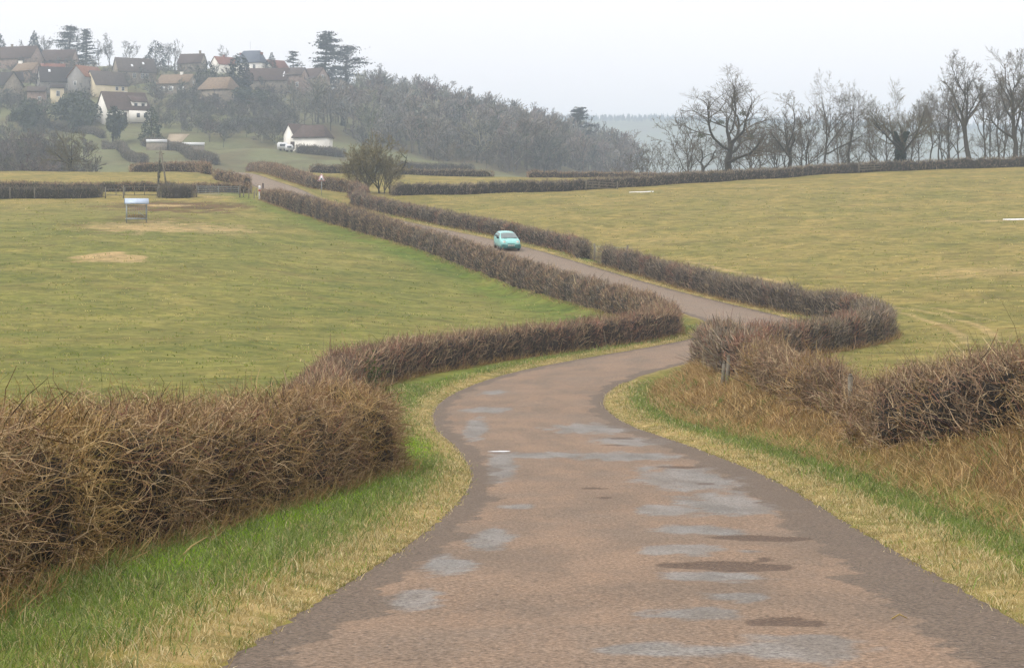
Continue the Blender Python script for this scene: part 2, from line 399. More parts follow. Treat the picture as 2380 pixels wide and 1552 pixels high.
def mat_ground():
    m, nt, b = nodes_mat('pasture'); p = pos(nt)
    at = attr(nt, 'Mask'); sp = nt.nodes.new('ShaderNodeSeparateColor'); nt.links.new(at.outputs['Color'], sp.inputs[0])
    st, lu, mu, dr = sp.outputs[0], sp.outputs[1], sp.outputs[2], at.outputs['Alpha']
    n1 = noise(nt, .09, 4, .6, p); n2 = noise(nt, .5, 5, .65, p); n3 = noise(nt, 3.0, 4, .7, p); n4 = noise(nt, 14., 3, .7, p)
    green = mixc(nt, n2, A(114,124,54,.55), A(150,150,78,.57))
    tan = mixc(nt, n2, A(150,138,76,.56), A(180,162,100,.58))
    f = math_(nt, 'ADD', math_(nt, 'MULTIPLY', n1, .8), math_(nt, 'MULTIPLY', dr, .62))
    c = mixc(nt, ramp(nt, math_(nt, 'ADD', f, math_(nt, 'MULTIPLY', n3, .35)), .35, 1.15), green, tan)
    # pale tussocks and dark hoof-marked clumps
    c = mixc(nt, math_(nt, 'MULTIPLY', ramp(nt, n3, .56, .72), .5), c, tuple(A(194,178,114,.62)))
    c = mixc(nt, math_(nt, 'MULTIPLY', ramp(nt, noise(nt, 1.7, 3, .7, p), .62, .74), .55), c, tuple(A(96,102,46,.5)))
    c = mixc(nt, math_(nt, 'MULTIPLY', lu, ramp(nt, n2, .2, .7)), c, tuple(A(112,140,54,.55)))
    c = mixc(nt, ramp(nt, math_(nt, 'ADD', mu, math_(nt, 'MULTIPLY', n2, .7)), .62, 1.15), c, mixc(nt, n3, A(112,92,62,.42), A(160,128,84,.45)))
    c = mixc(nt, ramp(nt, math_(nt, 'ADD', st, math_(nt, 'SUBTRACT', math_(nt, 'MULTIPLY', n3, .8), .4)), .35, .95), c,
             mixc(nt, noise(nt, 9, 5, .75, p), A(132,108,62,.56), A(228,204,150,.66)))
    c = mixc(nt, .75, c, mixc(nt, ramp(nt, noise(nt, .8, 7, .78, p, .5), .3, .7), (.42,.48,.36), (1.58,1.5,1.5)), 'MULTIPLY')
    c = mixc(nt, math_(nt, 'MULTIPLY', ramp(nt, noise(nt, .22, 6, .7, p, .8), .52, .7), .55), c, mixc(nt, n3, A(118,104,58,.52), A(152,132,80,.55)))
    c = mixc(nt, .75, c, mixc(nt, ramp(nt, noise(nt, .16, 4, .65, p, .4), .32, .68), (.72,.80,.66), (1.28,1.2,1.24)), 'MULTIPLY')
    c = mixc(nt, .35, c, mixc(nt, n4, (.5,)*3, (1.5,)*3), 'MULTIPLY')
    sx = nt.nodes.new('ShaderNodeSeparateXYZ'); nt.links.new(p, sx.inputs[0])
    c = mixc(nt, math_(nt, 'MULTIPLY', ramp(nt, sx.outputs[1], 335, 400), .7), c, mixc(nt, ramp(nt, noise(nt, .035, 5, .65, p), .42, .62), A(136,142,108,.52), A(118,108,90,.46)))     # greyer, patchy colour on the hill meadows
    nt.links.new(c, b.inputs['Base Color']); b.inputs['Roughness'].default_value = .95; b.inputs['Specular IOR Level'].default_value = .1
    bump(nt, b, math_(nt, 'ADD', n3, math_(nt, 'MULTIPLY', n4, .5)), .6, .05)
    return m
M['pasture'] = mat_ground(); ground.data.materials.append(M['pasture'])

# ------------------------------------------------------------------ road
na = 41; aa = np.linspace(-1, 1, na); en = SN(11, 3.0)
_sy = np.interp(66, RC[:, 1], RS); QS = np.concatenate([np.arange(0, RS[np.searchsorted(RC[:, 1], 6)], 1.0), np.arange(RS[np.searchsorted(RC[:, 1], 6)], _sy, .2), np.arange(_sy, RS[-1], .8)])
q1 = lambda a: np.interp(QS, RS, a)
QC2 = np.stack([q1(RC[:, 0]), q1(RC[:, 1])], 1); QN = np.stack([q1(RN[:, 0]), q1(RN[:, 1])], 1); QZ = q1(RZ)
hwL = hwR = HW + .1 + 0 * QS
dac = np.where(aa[None, :] > 0, hwL[:, None] * aa[None, :], hwR[:, None] * aa[None, :])
RX = QC2[:, 0:1] + QN[:, 0:1] * dac; RY = QC2[:, 1:2] + QN[:, 1:2] * dac
def road_z(x, y):
    x = np.asarray(x, float); y = np.asarray(y, float)
    k, d = road_coord(x, y); a = np.clip(d / HW, -1, 1); return rzat(k, x, y) + .035 * (1 - a ** 2) + .012 * SN(12, 6)(x, y)
S2 = np.repeat(QS[:, None], na, 1); Yc = np.repeat(QC2[:, 1:2], na, 1); A2 = np.repeat(aa[None, :], len(QS), 0)
_w1, _w2, _w3 = SN(13, 1.1), SN(14, .35), SN(15, 2.4)
def blobs(lst, soft, wob):
    o = np.zeros(RX.shape)
    for (u, v, w, h) in lst:
        c = hit(u, v, 8, 130); l = hit(u - w/2, v, 8, 130); t = hit(u, v - h/2, 8, 130); rx = abs(c.x - l.x); ry = max(.06, abs(t.y - c.y))
        r = np.sqrt(((RX - c.x) / rx) ** 2 + ((RY - c.y) / ry) ** 2) + wob * (.6 * _w1(RX * 1.5, RY * .5) + .4 * _w2(RX, RY * .6)); o = np.maximum(o, 1 - smooth(1 - soft, 1 + soft, r))
    return o
band = blobs([(1370,1000,190,26),(1470,1030,200,20),(1260,1062,260,16),(1450,1066,260,20),(1600,1120,250,60),(1690,1180,240,50),(1550,1195,150,30),(1620,1238,220,26),(1590,1290,230,26),(1640,1348,270,26),
              (1700,1402,160,24),(1600,1440,260,34),(1860,1525,330,70),(1560,1532,360,34),(1105,1000,60,50),(1165,1090,70,70),(1205,1185,90,14),(1140,1262,110,50),(1040,1322,130,50),(1150,915,70,10),(1130,957,110,13),(960,1400,150,40)], .6, .35)
lens = blobs([(1765,1259,235,16),(1695,1324,330,18),(1832,1460,205,24),(1575,1092,105,6),(1635,1129,45,5),(1378,1142,64,5),(1408,1165,46,5),(1740,1430,110,5),(1430,1040,70,4),(1445,1022,60,4),(1780,1310,60,5)], .16, .12)
thL = .77 + .05 * _w3(S2, 0*S2) + .03 * _w2(S2, A2); thR = np.where(Yc < 90, .64 + .14 * smooth(30, 60, Yc), .8) + .05 * _w3(S2, 0*S2 + 9) + .03 * _w2(S2, A2 + 5)
edge = np.where(A2 > 0, smooth(thL - .05, thL + .05, A2), smooth(thR - .06, thR + .06, -A2))
RZZ = QZ[:, None] + .035 * (1 - aa[None, :] ** 2) + .012 * SN(12, 6)(RX, RY) * (1 - smooth(.8, .95, np.abs(aa))[None, :]) - .012 * lens - .06 * smooth(.93, 1.0, np.abs(aa))[None, :]
nrr = len(QS)
_i = (np.arange(nrr - 1)[:, None] * na + np.arange(na - 1)[None, :]).ravel()
road = mesh_obj('road', np.stack([RX, RY, RZZ], -1).reshape(-1, 3), np.stack([_i + 1, _i, _i + na, _i + na + 1], 1), None, smooth_=True)
tag(road, 'narrow reddish country road winding between hedges', 'road', kind='structure')
rm = np.stack([edge, band, smooth(60, 130, Yc), lens], -1).reshape(-1, 4).astype(np.float32)
a_ = road.data.color_attributes.new('Mask', 'FLOAT_COLOR', 'POINT'); a_.data.foreach_set('color', np.ascontiguousarray(rm).ravel())
uvl = np.stack([A2 * HW, S2], -1).reshape(-1, 2)
a_ = road.data.attributes.new('lane', 'FLOAT2', 'POINT'); a_.data.foreach_set('vector', np.ascontiguousarray(uvl, np.float32).ravel())
def mat_road():
    m, nt, b = nodes_mat('worn_red_asphalt'); p = pos(nt)
    at = attr(nt, 'Mask'); sp = nt.nodes.new('ShaderNodeSeparateColor'); nt.links.new(at.outputs['Color'], sp.inputs[0])
    ln = attr(nt, 'lane').outputs['Vector']
    mp = nd(nt, 'ShaderNodeMapping'); mp.inputs['Scale'].default_value = (1, .35, 1); nt.links.new(ln, mp.inputs[0]); lv = mp.outputs[0]
    nL = noise(nt, .9, 5, .6, lv); nS = noise(nt, 30, 3, .75, p); nV = noise(nt, 46, 2, .5, p); nM = noise(nt, 4, 4, .65, p); nB = noise(nt, .3, 4, .6, p)
    c = mixc(nt, ramp(nt, nL, .3, .7), A(140,122,104,.6), A(166,140,116,.61))
    c = mixc(nt, math_(nt, 'MULTIPLY', ramp(nt, nB, .48, .66), .7), c, A(150,132,114,.6))
    c = mixc(nt, math_(nt, 'MULTIPLY', ramp(nt, noise(nt, 1.3, 4, .6, lv),   .5, .74), .5), c, A(168,138,112,.6))      # bare orange chippings
    c = mixc(nt, math_(nt, 'MULTIPLY', sp.outputs[2], .75), c, A(160,143,125,.6))
    jit = math_(nt, 'MULTIPLY', math_(nt, 'SUBTRACT', nM, .5), 1.1)
    gm = ramp(nt, math_(nt, 'ADD', sp.outputs[1], jit), .3, .85)                                            # polished grey binder
    c = mixc(nt, math_(nt, 'MULTIPLY', gm, .62), c, mixc(nt, ramp(nt, noise(nt, 1.4, 4, .6, lv), .35, .65), A(122,125,122,.6), A(156,160,159,.62)))
    em = ramp(nt, math_(nt, 'ADD', sp.outputs[0], jit), .4, .65)                                             # loose dark grit along the margins
    c = mixc(nt, math_(nt, 'MULTIPLY', em, .85), c, mixc(nt, nM, A(112,100,87,.56), A(136,120,104,.58)))
    c = mixc(nt, math_(nt, 'MULTIPLY', ramp(nt, math_(nt, 'ADD', at.outputs['Alpha'], math_(nt, 'MULTIPLY', jit, .5)), .3, .7), .85), c, mixc(nt, nM, A(100,84,70,.5), A(128,104,86,.52)))   # worn-out hollows
    c = mixc(nt, .95, c, mixc(nt, ramp(nt, nS, .22, .78), (.25,.24,.23), (1.75,1.75,1.75)), 'MULTIPLY')
    c = mixc(nt, math_(nt, 'MULTIPLY', ramp(nt, nV, .66, .74), .6), c, A(215,208,198,.6))
    nt.links.new(c, b.inputs['Base Color'])
    nt.links.new(math_(nt, 'SUBTRACT', .88, math_(nt, 'MULTIPLY', gm, .2)), b.inputs['Roughness']); b.inputs['Specular IOR Level'].default_value = .25
    bump(nt, b, nS, .5, .006)
    return m
road.data.materials.append(mat_road())
# turf edge along both sides of the road
ej = SN(16, .5)
for sgn in (1, -1):
    dv = np.array([-.10, -.03, .03, .12, .3, .55, .85, 1.2, 1.5]); ed_ = .07 * ej(QS, QS * 0 + 7 * sgn) + .04 * SN(17, .17)(QS, QS * 0 + 3 * sgn)
    D_ = sgn * (HW - .05 + dv[None, :] + ed_[:, None] * (dv[None, :] < .3)); VX = QC2[:, 0:1] + QN[:, 0:1] * D_; VY = QC2[:, 1:2] + QN[:, 1:2] * D_
    VZ = zground(VX, VY) + np.array([-.035, .0, .022, .03, .03, .025, .02, .012, -.03])[None, :]; nv = len(dv)
    kk = (np.arange(nrr - 1)[:, None] * nv + np.arange(nv - 1)[None, :]).ravel(); q_ = np.stack([kk + 1, kk, kk + nv, kk + nv + 1], 1)
    vs = mesh_obj('verge', np.stack([VX, VY, VZ], -1).reshape(-1, 3), q_ if sgn < 0 else q_[:, ::-1], M['pasture'], None, smooth_=True)
    tag(vs, 'turf edge of the road', 'verge', kind='structure')
    m_ = np.zeros(VX.shape + (4,), np.float32); ad_ = np.abs(D_) + .12 * _w1(VX, VY); m_[..., 0] = .72 * np.exp(-((ad_ - 2.7) / .33) ** 2); m_[..., 1] = .8 * smooth(3.0, 3.7, ad_) * (VY < 150); m_[..., 3] = .35
    a_ = vs.data.color_attributes.new('Mask', 'FLOAT_COLOR', 'POINT'); a_.data.foreach_set('color', np.ascontiguousarray(m_).ravel())
def patch(u, v, w, h, mat, seed, lift=.008, name='asphalt_patch', pts=40):
    c = hit(u, v, 8, 130); r = np.random.default_rng(seed)
    l = hit(u - w/2, v, 8, 130); t = hit(u, v - h/2, 8, 130)
    rx = abs(c.x - l.x); ry = max(.05, abs(t.y - c.y)); an = np.linspace(0, 2*np.pi, pts, endpoint=False)
    k = 1 + .12 * np.sin(an * 3 + r.uniform(0, 6)) + .06 * np.sin(an * 7 + r.uniform(0, 6)) + r.uniform(-.09, .09, pts)
    ring = np.stack([c.x + rx * k * np.cos(an), c.y + ry * k * np.sin(an)], 1)
    ring2 = np.array([c.x, c.y]) + (ring - [c.x, c.y]) * .5
    P = np.vstack([[[c.x, c.y]], ring2, ring]); z = road_z(P[:, 0], P[:, 1]) + lift
    j = np.arange(pts); j2 = (j + 1) % pts
    return mesh_obj(name, np.c_[P, z], [np.stack([0*j, 1+j, 1+j2], 1), np.stack([1+j, 1+pts+j, 1+pts+j2, 1+j2], 1)], mat, road)
patch(1162, 1054, 50, 2.4, M['white'], 40, .014, 'paint_mark')

# pale wheel tracks pressed into the right pasture
def wheel_track(pts, w, label):
    P = np.array([hit(*p)[:2] for p in pts]); P, q = spline(P, .4); T = np.gradient(P, axis=0); T /= np.linalg.norm(T, axis=1, keepdims=True); N = np.stack([-T[:, 1], T[:, 0]], 1)
    f = np.array([-1, -.6, 0, .6, 1.0]); hw = w * (1 + .2 * SN(75, 2.5)(q, 0*q)); V = P[:, None] + N[:, None] * (f[None, :, None] * hw[:, None, None]); Z = zground(V[..., 0], V[..., 1]) + np.array([.0, .035, .04, .035, .0])
    k = (np.arange(len(q)-1)[:, None] * 5 + np.arange(4)[None]).ravel(); o = mesh_obj('wheel_track', np.concatenate([V, Z[..., None]], -1).reshape(-1, 3), np.stack([k+1, k, k+5, k+6], 1), M['pasture'], None, smooth_=True)
    m = np.zeros(V.shape[:2] + (4,), np.float32); m[..., 0] = np.array([.1, .62, .72, .62, .1]) * np.clip(np.minimum(q, q[-1]-q) / 4, 0, 1)[:, None]; m[..., 3] = .5
    a = o.data.color_attributes.new('Mask', 'FLOAT_COLOR', 'POINT'); a.data.foreach_set('color', np.ascontiguousarray(m).ravel()); return tag(o, label, 'track', kind='structure')
wheel_track([(1560,602,60,240),(1720,636,60,240),(1890,682,60,240),(2060,712,60,240),(2200,738,60,240),(2290,768,60,240),(2330,800,60,200)], .45, 'worn wheel track')
wheel_track([(2040,716,60,240),(2120,735,60,240),(2190,757,60,240),(2235,782,60,240),(2245,815,60,200)], .4, 'worn wheel track')
wheel_track([(2060,702,60,240),(2200,722,60,240),(2400,760,60,240)], .4, 'worn wheel track')
# ------------------------------------------------------------------ hedges
def offset_path(y0, y1, off, ds=1.0):
    m = (RC[:, 1] >= y0) & (RC[:, 1] <= y1)
    P = RC[m] + RN[m] * off; return P[::max(1, int(ds / .5))]
HP = {  # twig palettes (albedos)
 'brown': ([A(134,112,94,1.15), A(108,92,76,1.1), A(158,138,116,1.15), A(130,98,84,1.1), A(96,86,74,1.1), A(168,152,122,1.15)], [4,3,3,2,3,1.5]),
 'grey':  ([A(128,116,104,1.15), A(104,96,86,1.1), A(148,136,122,1.15), A(118,98,86,1.1), A(90,85,75,1.1), A(158,144,114,1.1)], [4,3,3,1.5,3,1]),
 'red':   ([A(136,100,88,1.15), A(116,80,72,1.1), A(150,122,104,1.15), A(108,90,76,1.1), A(162,142,120,1.15)], [4,3,3,3,1.5]),
 'near':  ([A(156,132,102,1.15), A(130,108,82,1.1), A(112,88,72,1.1), A(172,152,124,1.15), A(118,80,72,1.1), A(104,94,68,1.1), A(144,120,82,1.1)], [4,4,3,3,1.2,2.5,3]),
 'dead':  ([A(168,142,100,1.05), A(144,118,78,1.05), A(180,158,120,1.05), A(124,98,68,1.05), A(136,126,78,1.05)], [4,4,2,2,1.5]),
 'dark':  ([A(106,99,89,1.1), A(84,81,72,1.1), A(126,114,100,1.1), A(94,94,82,1.1)], [4,4,2,2]),
}
for _kk in HP: HP[_kk] = ([np.array(c) * np.array([1.01, 1.0, .92]) for c in HP[_kk][0]], HP[_kk][1])
def twig_set(root, dirv, L, wd, C, rng, n=2, wander=.25, droop=0.0):
    B = len(root); P = np.zeros((B, n + 1, 3)); P[:, 0] = root; d = dirv.copy()
    for i in range(n):
        d = d + rng.normal(size=(B, 3)) * wander / math.sqrt(n); d[:, 2] -= droop / n
        d /= np.linalg.norm(d, axis=1, keepdims=True) + 1e-9
        P[:, i+1] = P[:, i] + d * (L / n)[:, None]
    W = np.linspace(1, .35, n + 1)[None, :] * wd[:, None] * .5
    return ribbons(P, W, rng, C)
def hedge(name, label, path, h, w, per_m, tl, tw, pal, seed, core_c=None, seg=2, group=None, hvar=.1, straw_m=0, redness=0.0, pal2=None, wander=.25,
          sink=.05, hfun=None, droop=0.0, cat='hedge', tlx=1.0, rnd=.38, stems=.4):
    rng = np.random.default_rng(seed); P, s = spline(path, .4)
    n = len(P); T = np.gradient(P, axis=0); T /= np.linalg.norm(T, axis=1, keepdims=True); N = np.stack([-T[:, 1], T[:, 0]], 1)
    n1, n2 = SN(seed + 1, 3.5), SN(seed + 2, 1.2)
    hh = h * (1 + hvar * (.6 * n1(s, 0*s) + .4 * n2(s, 0*s))); ww = w * (1 + .12 * n1(s + 99, 0*s) + .08 * n2(s + 40, 0*s))
    if hfun is not None: hh = hh * hfun(P[:, 0], P[:, 1], s / s[-1])
    endf = np.minimum(1, np.minimum(s, s[-1] - s) / .5 + .55); hh = hh * (.75 + .25 * endf)
    # profile: unit shape, x across (-.5...5), z 0..1
    prof = np.array([(-.48,0),(-.52,.3),(-.5,.6),(-.46,.85),(-.3,.97),(0,1.0),(.3,.97),(.46,.85),(.5,.6),(.52,.3),(.48,0)])
    pl = np.r_[0, np.cumsum(np.hypot(np.diff(prof[:, 0]) * w, np.diff(prof[:, 1]) * h))]
    # solid core, its dark colour stands in for the shade inside the hedge
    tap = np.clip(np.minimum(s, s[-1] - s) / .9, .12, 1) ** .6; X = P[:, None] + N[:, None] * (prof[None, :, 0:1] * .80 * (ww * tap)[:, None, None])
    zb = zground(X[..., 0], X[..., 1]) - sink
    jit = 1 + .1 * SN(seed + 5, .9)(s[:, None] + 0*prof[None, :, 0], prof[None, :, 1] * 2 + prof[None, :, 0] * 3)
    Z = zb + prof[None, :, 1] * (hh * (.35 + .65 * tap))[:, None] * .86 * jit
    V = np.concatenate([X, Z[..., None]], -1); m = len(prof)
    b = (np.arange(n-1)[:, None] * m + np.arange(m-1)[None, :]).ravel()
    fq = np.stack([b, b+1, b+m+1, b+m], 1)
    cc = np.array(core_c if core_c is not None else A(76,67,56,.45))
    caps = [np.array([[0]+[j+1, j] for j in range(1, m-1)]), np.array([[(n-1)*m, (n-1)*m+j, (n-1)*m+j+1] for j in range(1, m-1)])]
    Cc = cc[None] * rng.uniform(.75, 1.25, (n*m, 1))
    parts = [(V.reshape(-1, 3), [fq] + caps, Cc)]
    # twigs
    k = int(per_m * s[-1]); st = rng.uniform(0, s[-1], k); ii = np.clip((st / .4), 0, n - 1.001); i0 = ii.astype(int); fr = (ii - i0)[:, None]
    pc = P[i0] * (1-fr) + P[i0+1] * fr; nn = N[i0]; tt = T[i0]
    tp = rng.uniform(0, pl[-1], k); tp = np.where(rng.random(k) < .22, rng.uniform(pl[3], pl[7], k), tp)
    px = np.interp(tp, pl, prof[:, 0]); pz = np.interp(tp, pl, prof[:, 1])
    gap = SN(seed + 11, .55)(st, pz * 1.3) + .5 * SN(seed + 12, .2)(st, pz * .8); kp = (gap > -.75) | (pz > .8) | (rng.random(k) < .3)   # gaps between the bushes, baring the core painted dark as shade
    st, i0, fr, pc, nn, tt, px, pz, tp = (a[kp] for a in (st, i0, fr, pc, nn, tt, px, pz, tp)); k = len(st)
    dep = rng.uniform(.72, .99, k)
    hk = hh[i0]; wk = ww[i0]
    rxy = pc + nn * (px * wk * dep)[:, None]; rz = zground(rxy[:, 0], rxy[:, 1]) - sink + pz * hk * (.12 + .88 * dep)
    out = np.zeros((k, 3)); side = np.clip(np.abs(px) * 2.2, 0, 1) ** 2 * np.sign(px) * (1 - .75 * (pz > .9))
    out[:, :2] = nn * side[:, None] * .55 + tt * rng.normal(0, .35, k)[:, None]; out[:, 2] = .75 + .25 * pz
    out += rng.normal(0, rnd, (k, 3)); out /= np.linalg.norm(out, axis=1, keepdims=True)
    C = pick(*HP[pal], k, rng)
    if pal2:                                        # patches of another kind of bush along the hedge
        mm = (SN(seed + 7, 5)(st, 0*st) + rng.normal(0, .4, k)) > .55; C[mm] = pick(*HP[pal2], int(mm.sum()), rng)
    C *= (1 + .16 * SN(seed + 8, 1.6)(st, px * 1.5))[:, None]
    ne = int(per_m * w * .8)                       # bushy cut ends
    for e_, sg in ((0, -1), (n - 1, 1)):
        qx = rng.uniform(-.46, .46, ne); qz = rng.uniform(.03, .95, ne) * (1 - .3 * (np.abs(qx) > .35)); q = P[e_] + N[e_] * (qx * ww[e_])[:, None] + T[e_] * (sg * rng.uniform(-.22, .12, ne))[:, None]
        o_ = rng.normal(0, .42, (ne, 3)); o_[:, :2] += T[e_] * sg * .7; o_[:, 2] += .6; o_ /= np.linalg.norm(o_, axis=1, keepdims=True)
        rxy = np.vstack([rxy, q]); rz = np.r_[rz, zground(q[:, 0], q[:, 1]) - sink + qz * hh[e_]]; out = np.vstack([out, o_]); C = np.vstack([C, pick(*HP[pal], ne, rng)])
    k = len(rz)
    L = tl * rng.uniform(.5, 1.5, k) * np.where(rng.random(k) < .035, 2.2 * tlx, 1)
    parts.append(twig_set(np.c_[rxy, rz], out, L, tw * rng.choice([.55, .8, 1.0, 1.3, 1.8], k, p=[.3,.32,.24,.11,.03]), np.clip(C, 0, 1), rng, seg, wander, droop))
    if stems:                                       # bare pale stems showing through the sides
        k = max(2, int(stems * s[-1])); i0 = rng.integers(0, n, k); sd_ = np.where(rng.random(k) < .5, -1, 1); rxy = P[i0] + N[i0] * (sd_ * ww[i0] * rng.uniform(.44, .53, k))[:, None]
        d = rng.normal(0, .25, (k, 3)); d[:, 2] = 1; d /= np.linalg.norm(d, axis=1, keepdims=True); q = np.stack([np.c_[rxy, zground(rxy[:, 0], rxy[:, 1]) - .05] + d * (hh[i0] * f)[:, None] for f in (0, .2, .42, .62)], 1); q[:, 1:3] += rng.normal(0, .03, (k, 2, 3))
        parts.append(tubes(q, rng.uniform(.008, .02, k)[:, None] * np.array([[1.1, 1, .8, .4]]), 4, pick([A(166,152,128,1.1), A(138,124,104,1.1), A(150,146,130,1.1)], [1,2,1], k, rng)))
    if straw_m:                                     # dead grass standing at the foot
        k = int(straw_m * s[-1]); i0 = rng.integers(0, n, k); sd_ = np.where(rng.random(k) < .5, -1, 1)
        rxy = P[i0] + N[i0] * (sd_ * ww[i0] * rng.uniform(.42, .66, k))[:, None] + T[i0] * rng.uniform(-.2, .2, k)[:, None]
        d = rng.normal(0, .35, (k, 3)); d[:, 2] = 1; d[:, :2] += N[i0] * (sd_ * .3)[:, None]; d /= np.linalg.norm(d, axis=1, keepdims=True)
        parts.append(twig_set(np.c_[rxy, zground(rxy[:, 0], rxy[:, 1]) - .03], d, rng.uniform(.15, .42, k) * min(1.0, h * .7), tw * rng.uniform(.6, 1.3, k), pick(*HP['dead'], k, rng), rng, seg, .3, .25))
    Vv, Ff, Cv = join(parts)
    o = mesh_obj(name, Vv, Ff, M['twig'], None, Cv)
    return tag(o, label, cat, group)

# left side of the road, from the camera outwards
pL1 = [(-4.45,9),(-4.35,13),(-4.3,17),(-3.85,22.5),(-3.3,27),(-2.75,31),(-2.7,34)]
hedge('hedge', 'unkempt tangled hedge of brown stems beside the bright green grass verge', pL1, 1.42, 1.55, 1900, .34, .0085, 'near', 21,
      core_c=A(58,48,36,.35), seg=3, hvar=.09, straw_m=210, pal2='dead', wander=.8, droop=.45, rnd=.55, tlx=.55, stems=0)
pL2 = [(-3.35,35.5),(-4.1,40),(-4.8,46),(-5.2,52),(-5.35,57.5),(-5.1,62.5),(-4.25,67.5),(-2.6,72.5),(-.4,77.4),(2.9,83),(6.2,88.6),(7.5,92.3),(7.6,96.5)]
hedge('hedge', 'brown clipped hedge running round the outside of the first bend to the second', pL2, 1.32, 1.3, 700, .24, .019, 'brown', 22,
      seg=1, hvar=.13, straw_m=130, pal2='red', wander=.35, hfun=lambda x, y, t: .82 + .18 * smooth(50, 60, y), stems=.5)
pL3 = np.vstack([[(7.6,96.5),(7.5,101)], offset_path(107, 217, 4.55, 3)])
hedge('hedge', 'long clipped reddish brown hedge between the sloping left pasture and the road with the car', pL3, 1.2, 1.35, 420, .24, .028, 'brown', 23,
      seg=1, hvar=.12, straw_m=50, pal2='grey', hfun=lambda x, y, t: 1 + .5 * smooth(160, 178, y) * (1 - smooth(203, 212, y)))
# right side of the road
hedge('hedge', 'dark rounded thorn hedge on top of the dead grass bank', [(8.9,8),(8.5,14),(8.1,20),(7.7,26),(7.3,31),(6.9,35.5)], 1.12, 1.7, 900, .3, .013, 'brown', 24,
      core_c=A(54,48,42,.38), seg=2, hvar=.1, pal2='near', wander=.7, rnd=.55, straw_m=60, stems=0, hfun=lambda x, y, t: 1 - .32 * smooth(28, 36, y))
hedge('bramble_thicket', 'straggly thicket of dry brown brambles around leaning grey fence posts', [(6.85,36.8),(6.75,39.3),(6.55,43),(6.45,47),(6.5,51)], .85, 1.0, 620, .36, .013, 'brown', 25,
      core_c=A(96,76,52,.55), seg=3, hvar=.35, pal2='dead', wander=.8, rnd=.5, cat='bush', hfun=lambda x, y, t: .5 + .34 * smooth(38, 42, y) + .3 * t)
pR2 = [(6.5,51),(6.5,56),(6.6,61),(7.0,66.5),(8.5,72),(10.8,77),(13.6,82),(16.2,87),(17.7,91.5),(18.0,96),(17.2,101.5),(15.6,107),(14.2,113),(12.7,120),(10.5,130),(8.1,139),(6.9,143)]
hedge('hedge', 'brown clipped hedge making a sharp corner outside the second bend of the road', pR2, 1.45, 1.3, 620, .25, .021, 'grey', 26,
      seg=1, hvar=.12, straw_m=110, pal2='red', hfun=lambda x, y, t: 1 - .12 * (1 - smooth(55, 70, y)))
pR3 = np.vstack([[(5.6,147.2)], offset_path(150, 210, -4.4, 3), [(-16.8,215),(-18.6,221.5)]])
hedge('hedge', 'long grey brown hedge on the far side of the road behind the car', pR3, 1.4, 1.35, 420, .24, .03, 'grey', 27, seg=1, hvar=.12, straw_m=60, pal2='red',
      hfun=lambda x, y, t: 1 + .25 * smooth(200, 222, y))
pR4 = np.vstack([[(-19.4,229)], offset_path(236, 318, -4.6, 4)])
hedge('hedge', 'hedge climbing over the brow of the hill behind the crossroads sign', pR4, 1.55, 1.5, 330, .26, .045, 'brown', 28, seg=1, hvar=.1, pal2='grey', straw_m=30)
hedge('hedge', 'dark hedge along the top of the wide right hand pasture below the row of trees',
      [hit(u, v, 150, 300)[:2] for u, v in [(912,455),(1100,452),(1360,441),(1700,420),(2000,401),(2379,388)]] + [(78,258)], 1.4, 1.4, 300, .26, .045, 'grey', 29, seg=1, pal2='dark', hvar=.12)
hedge('hedge', 'dark hedge across the top of the left pasture beside the rail gate', [hit(u, v, 150, 300)[:2] for u, v in [(-180,466),(0,463),(120,462),(236,459)]], 1.35, 1.3, 300, .26, .045, 'dark', 30, seg=1, hvar=.12)
hedge('hedge', 'low dark hedge running behind the two field gates', [(-62,226),(-50,226.5),(-42,226.5),(-36,226),(-30.8,225)], 1.15, 1.2, 300, .26, .045, 'brown', 31, seg=1, pal2='dark')
hedge('hedge', 'short dense dark hedge between the two field gates', [hit(u, v, 150, 300)[:2] for u, v in [(378,459),(410,461),(448,459)]], 1.45, 1.6, 330, .26, .045, 'dark', 32, seg=1)
def far_hedge(label, pts, h, w, seed, pal='dark', z0=230, z1=900, per=160, tw=.08):
    return hedge('hedge', label, [hit(u, v, z0, z1)[:2] for u, v in pts], h, w, per, .35, tw, pal, seed, seg=1, hvar=.15)
hedge('hedge', 'clipped brown hedge on the brow left of the crossroads', [(-56.5,284),(-51,283),(-46.5,279),(-43.8,272),(-42.2,264)], 1.5, 1.5, 260, .28, .05, 'brown', 33, seg=1)
hedge('hedge', 'thin gappy hedge beside the upper lane above the metal gate', [(-39.2,253),(-36.5,247),(-34.0,240),(-32.2,233)], 1.2, 1.0, 200, .28, .05, 'brown', 34, seg=1, hvar=.35)
hedge('hedge', 'hedge on the skyline pasture left of the lone bushy tree', [(-31,294),(-27,293),(-22,292)], 1.4, 1.3, 220, .28, .055, 'grey', 35, seg=1)
hedge('hedge', 'hedge on the skyline pasture right of the lone bushy tree', [(-19,297),(-12,297),(-3,296.5)], 1.3, 1.3, 220, .28, .055, 'grey', 36, seg=1)
hedge('hedge', 'pale hedge behind the dark one at the head of the right pasture', [(2.5,292),(12,291),(22,290),(34,288)], 1.35, 1.3, 220, .28, .055, 'brown', 37, seg=1)

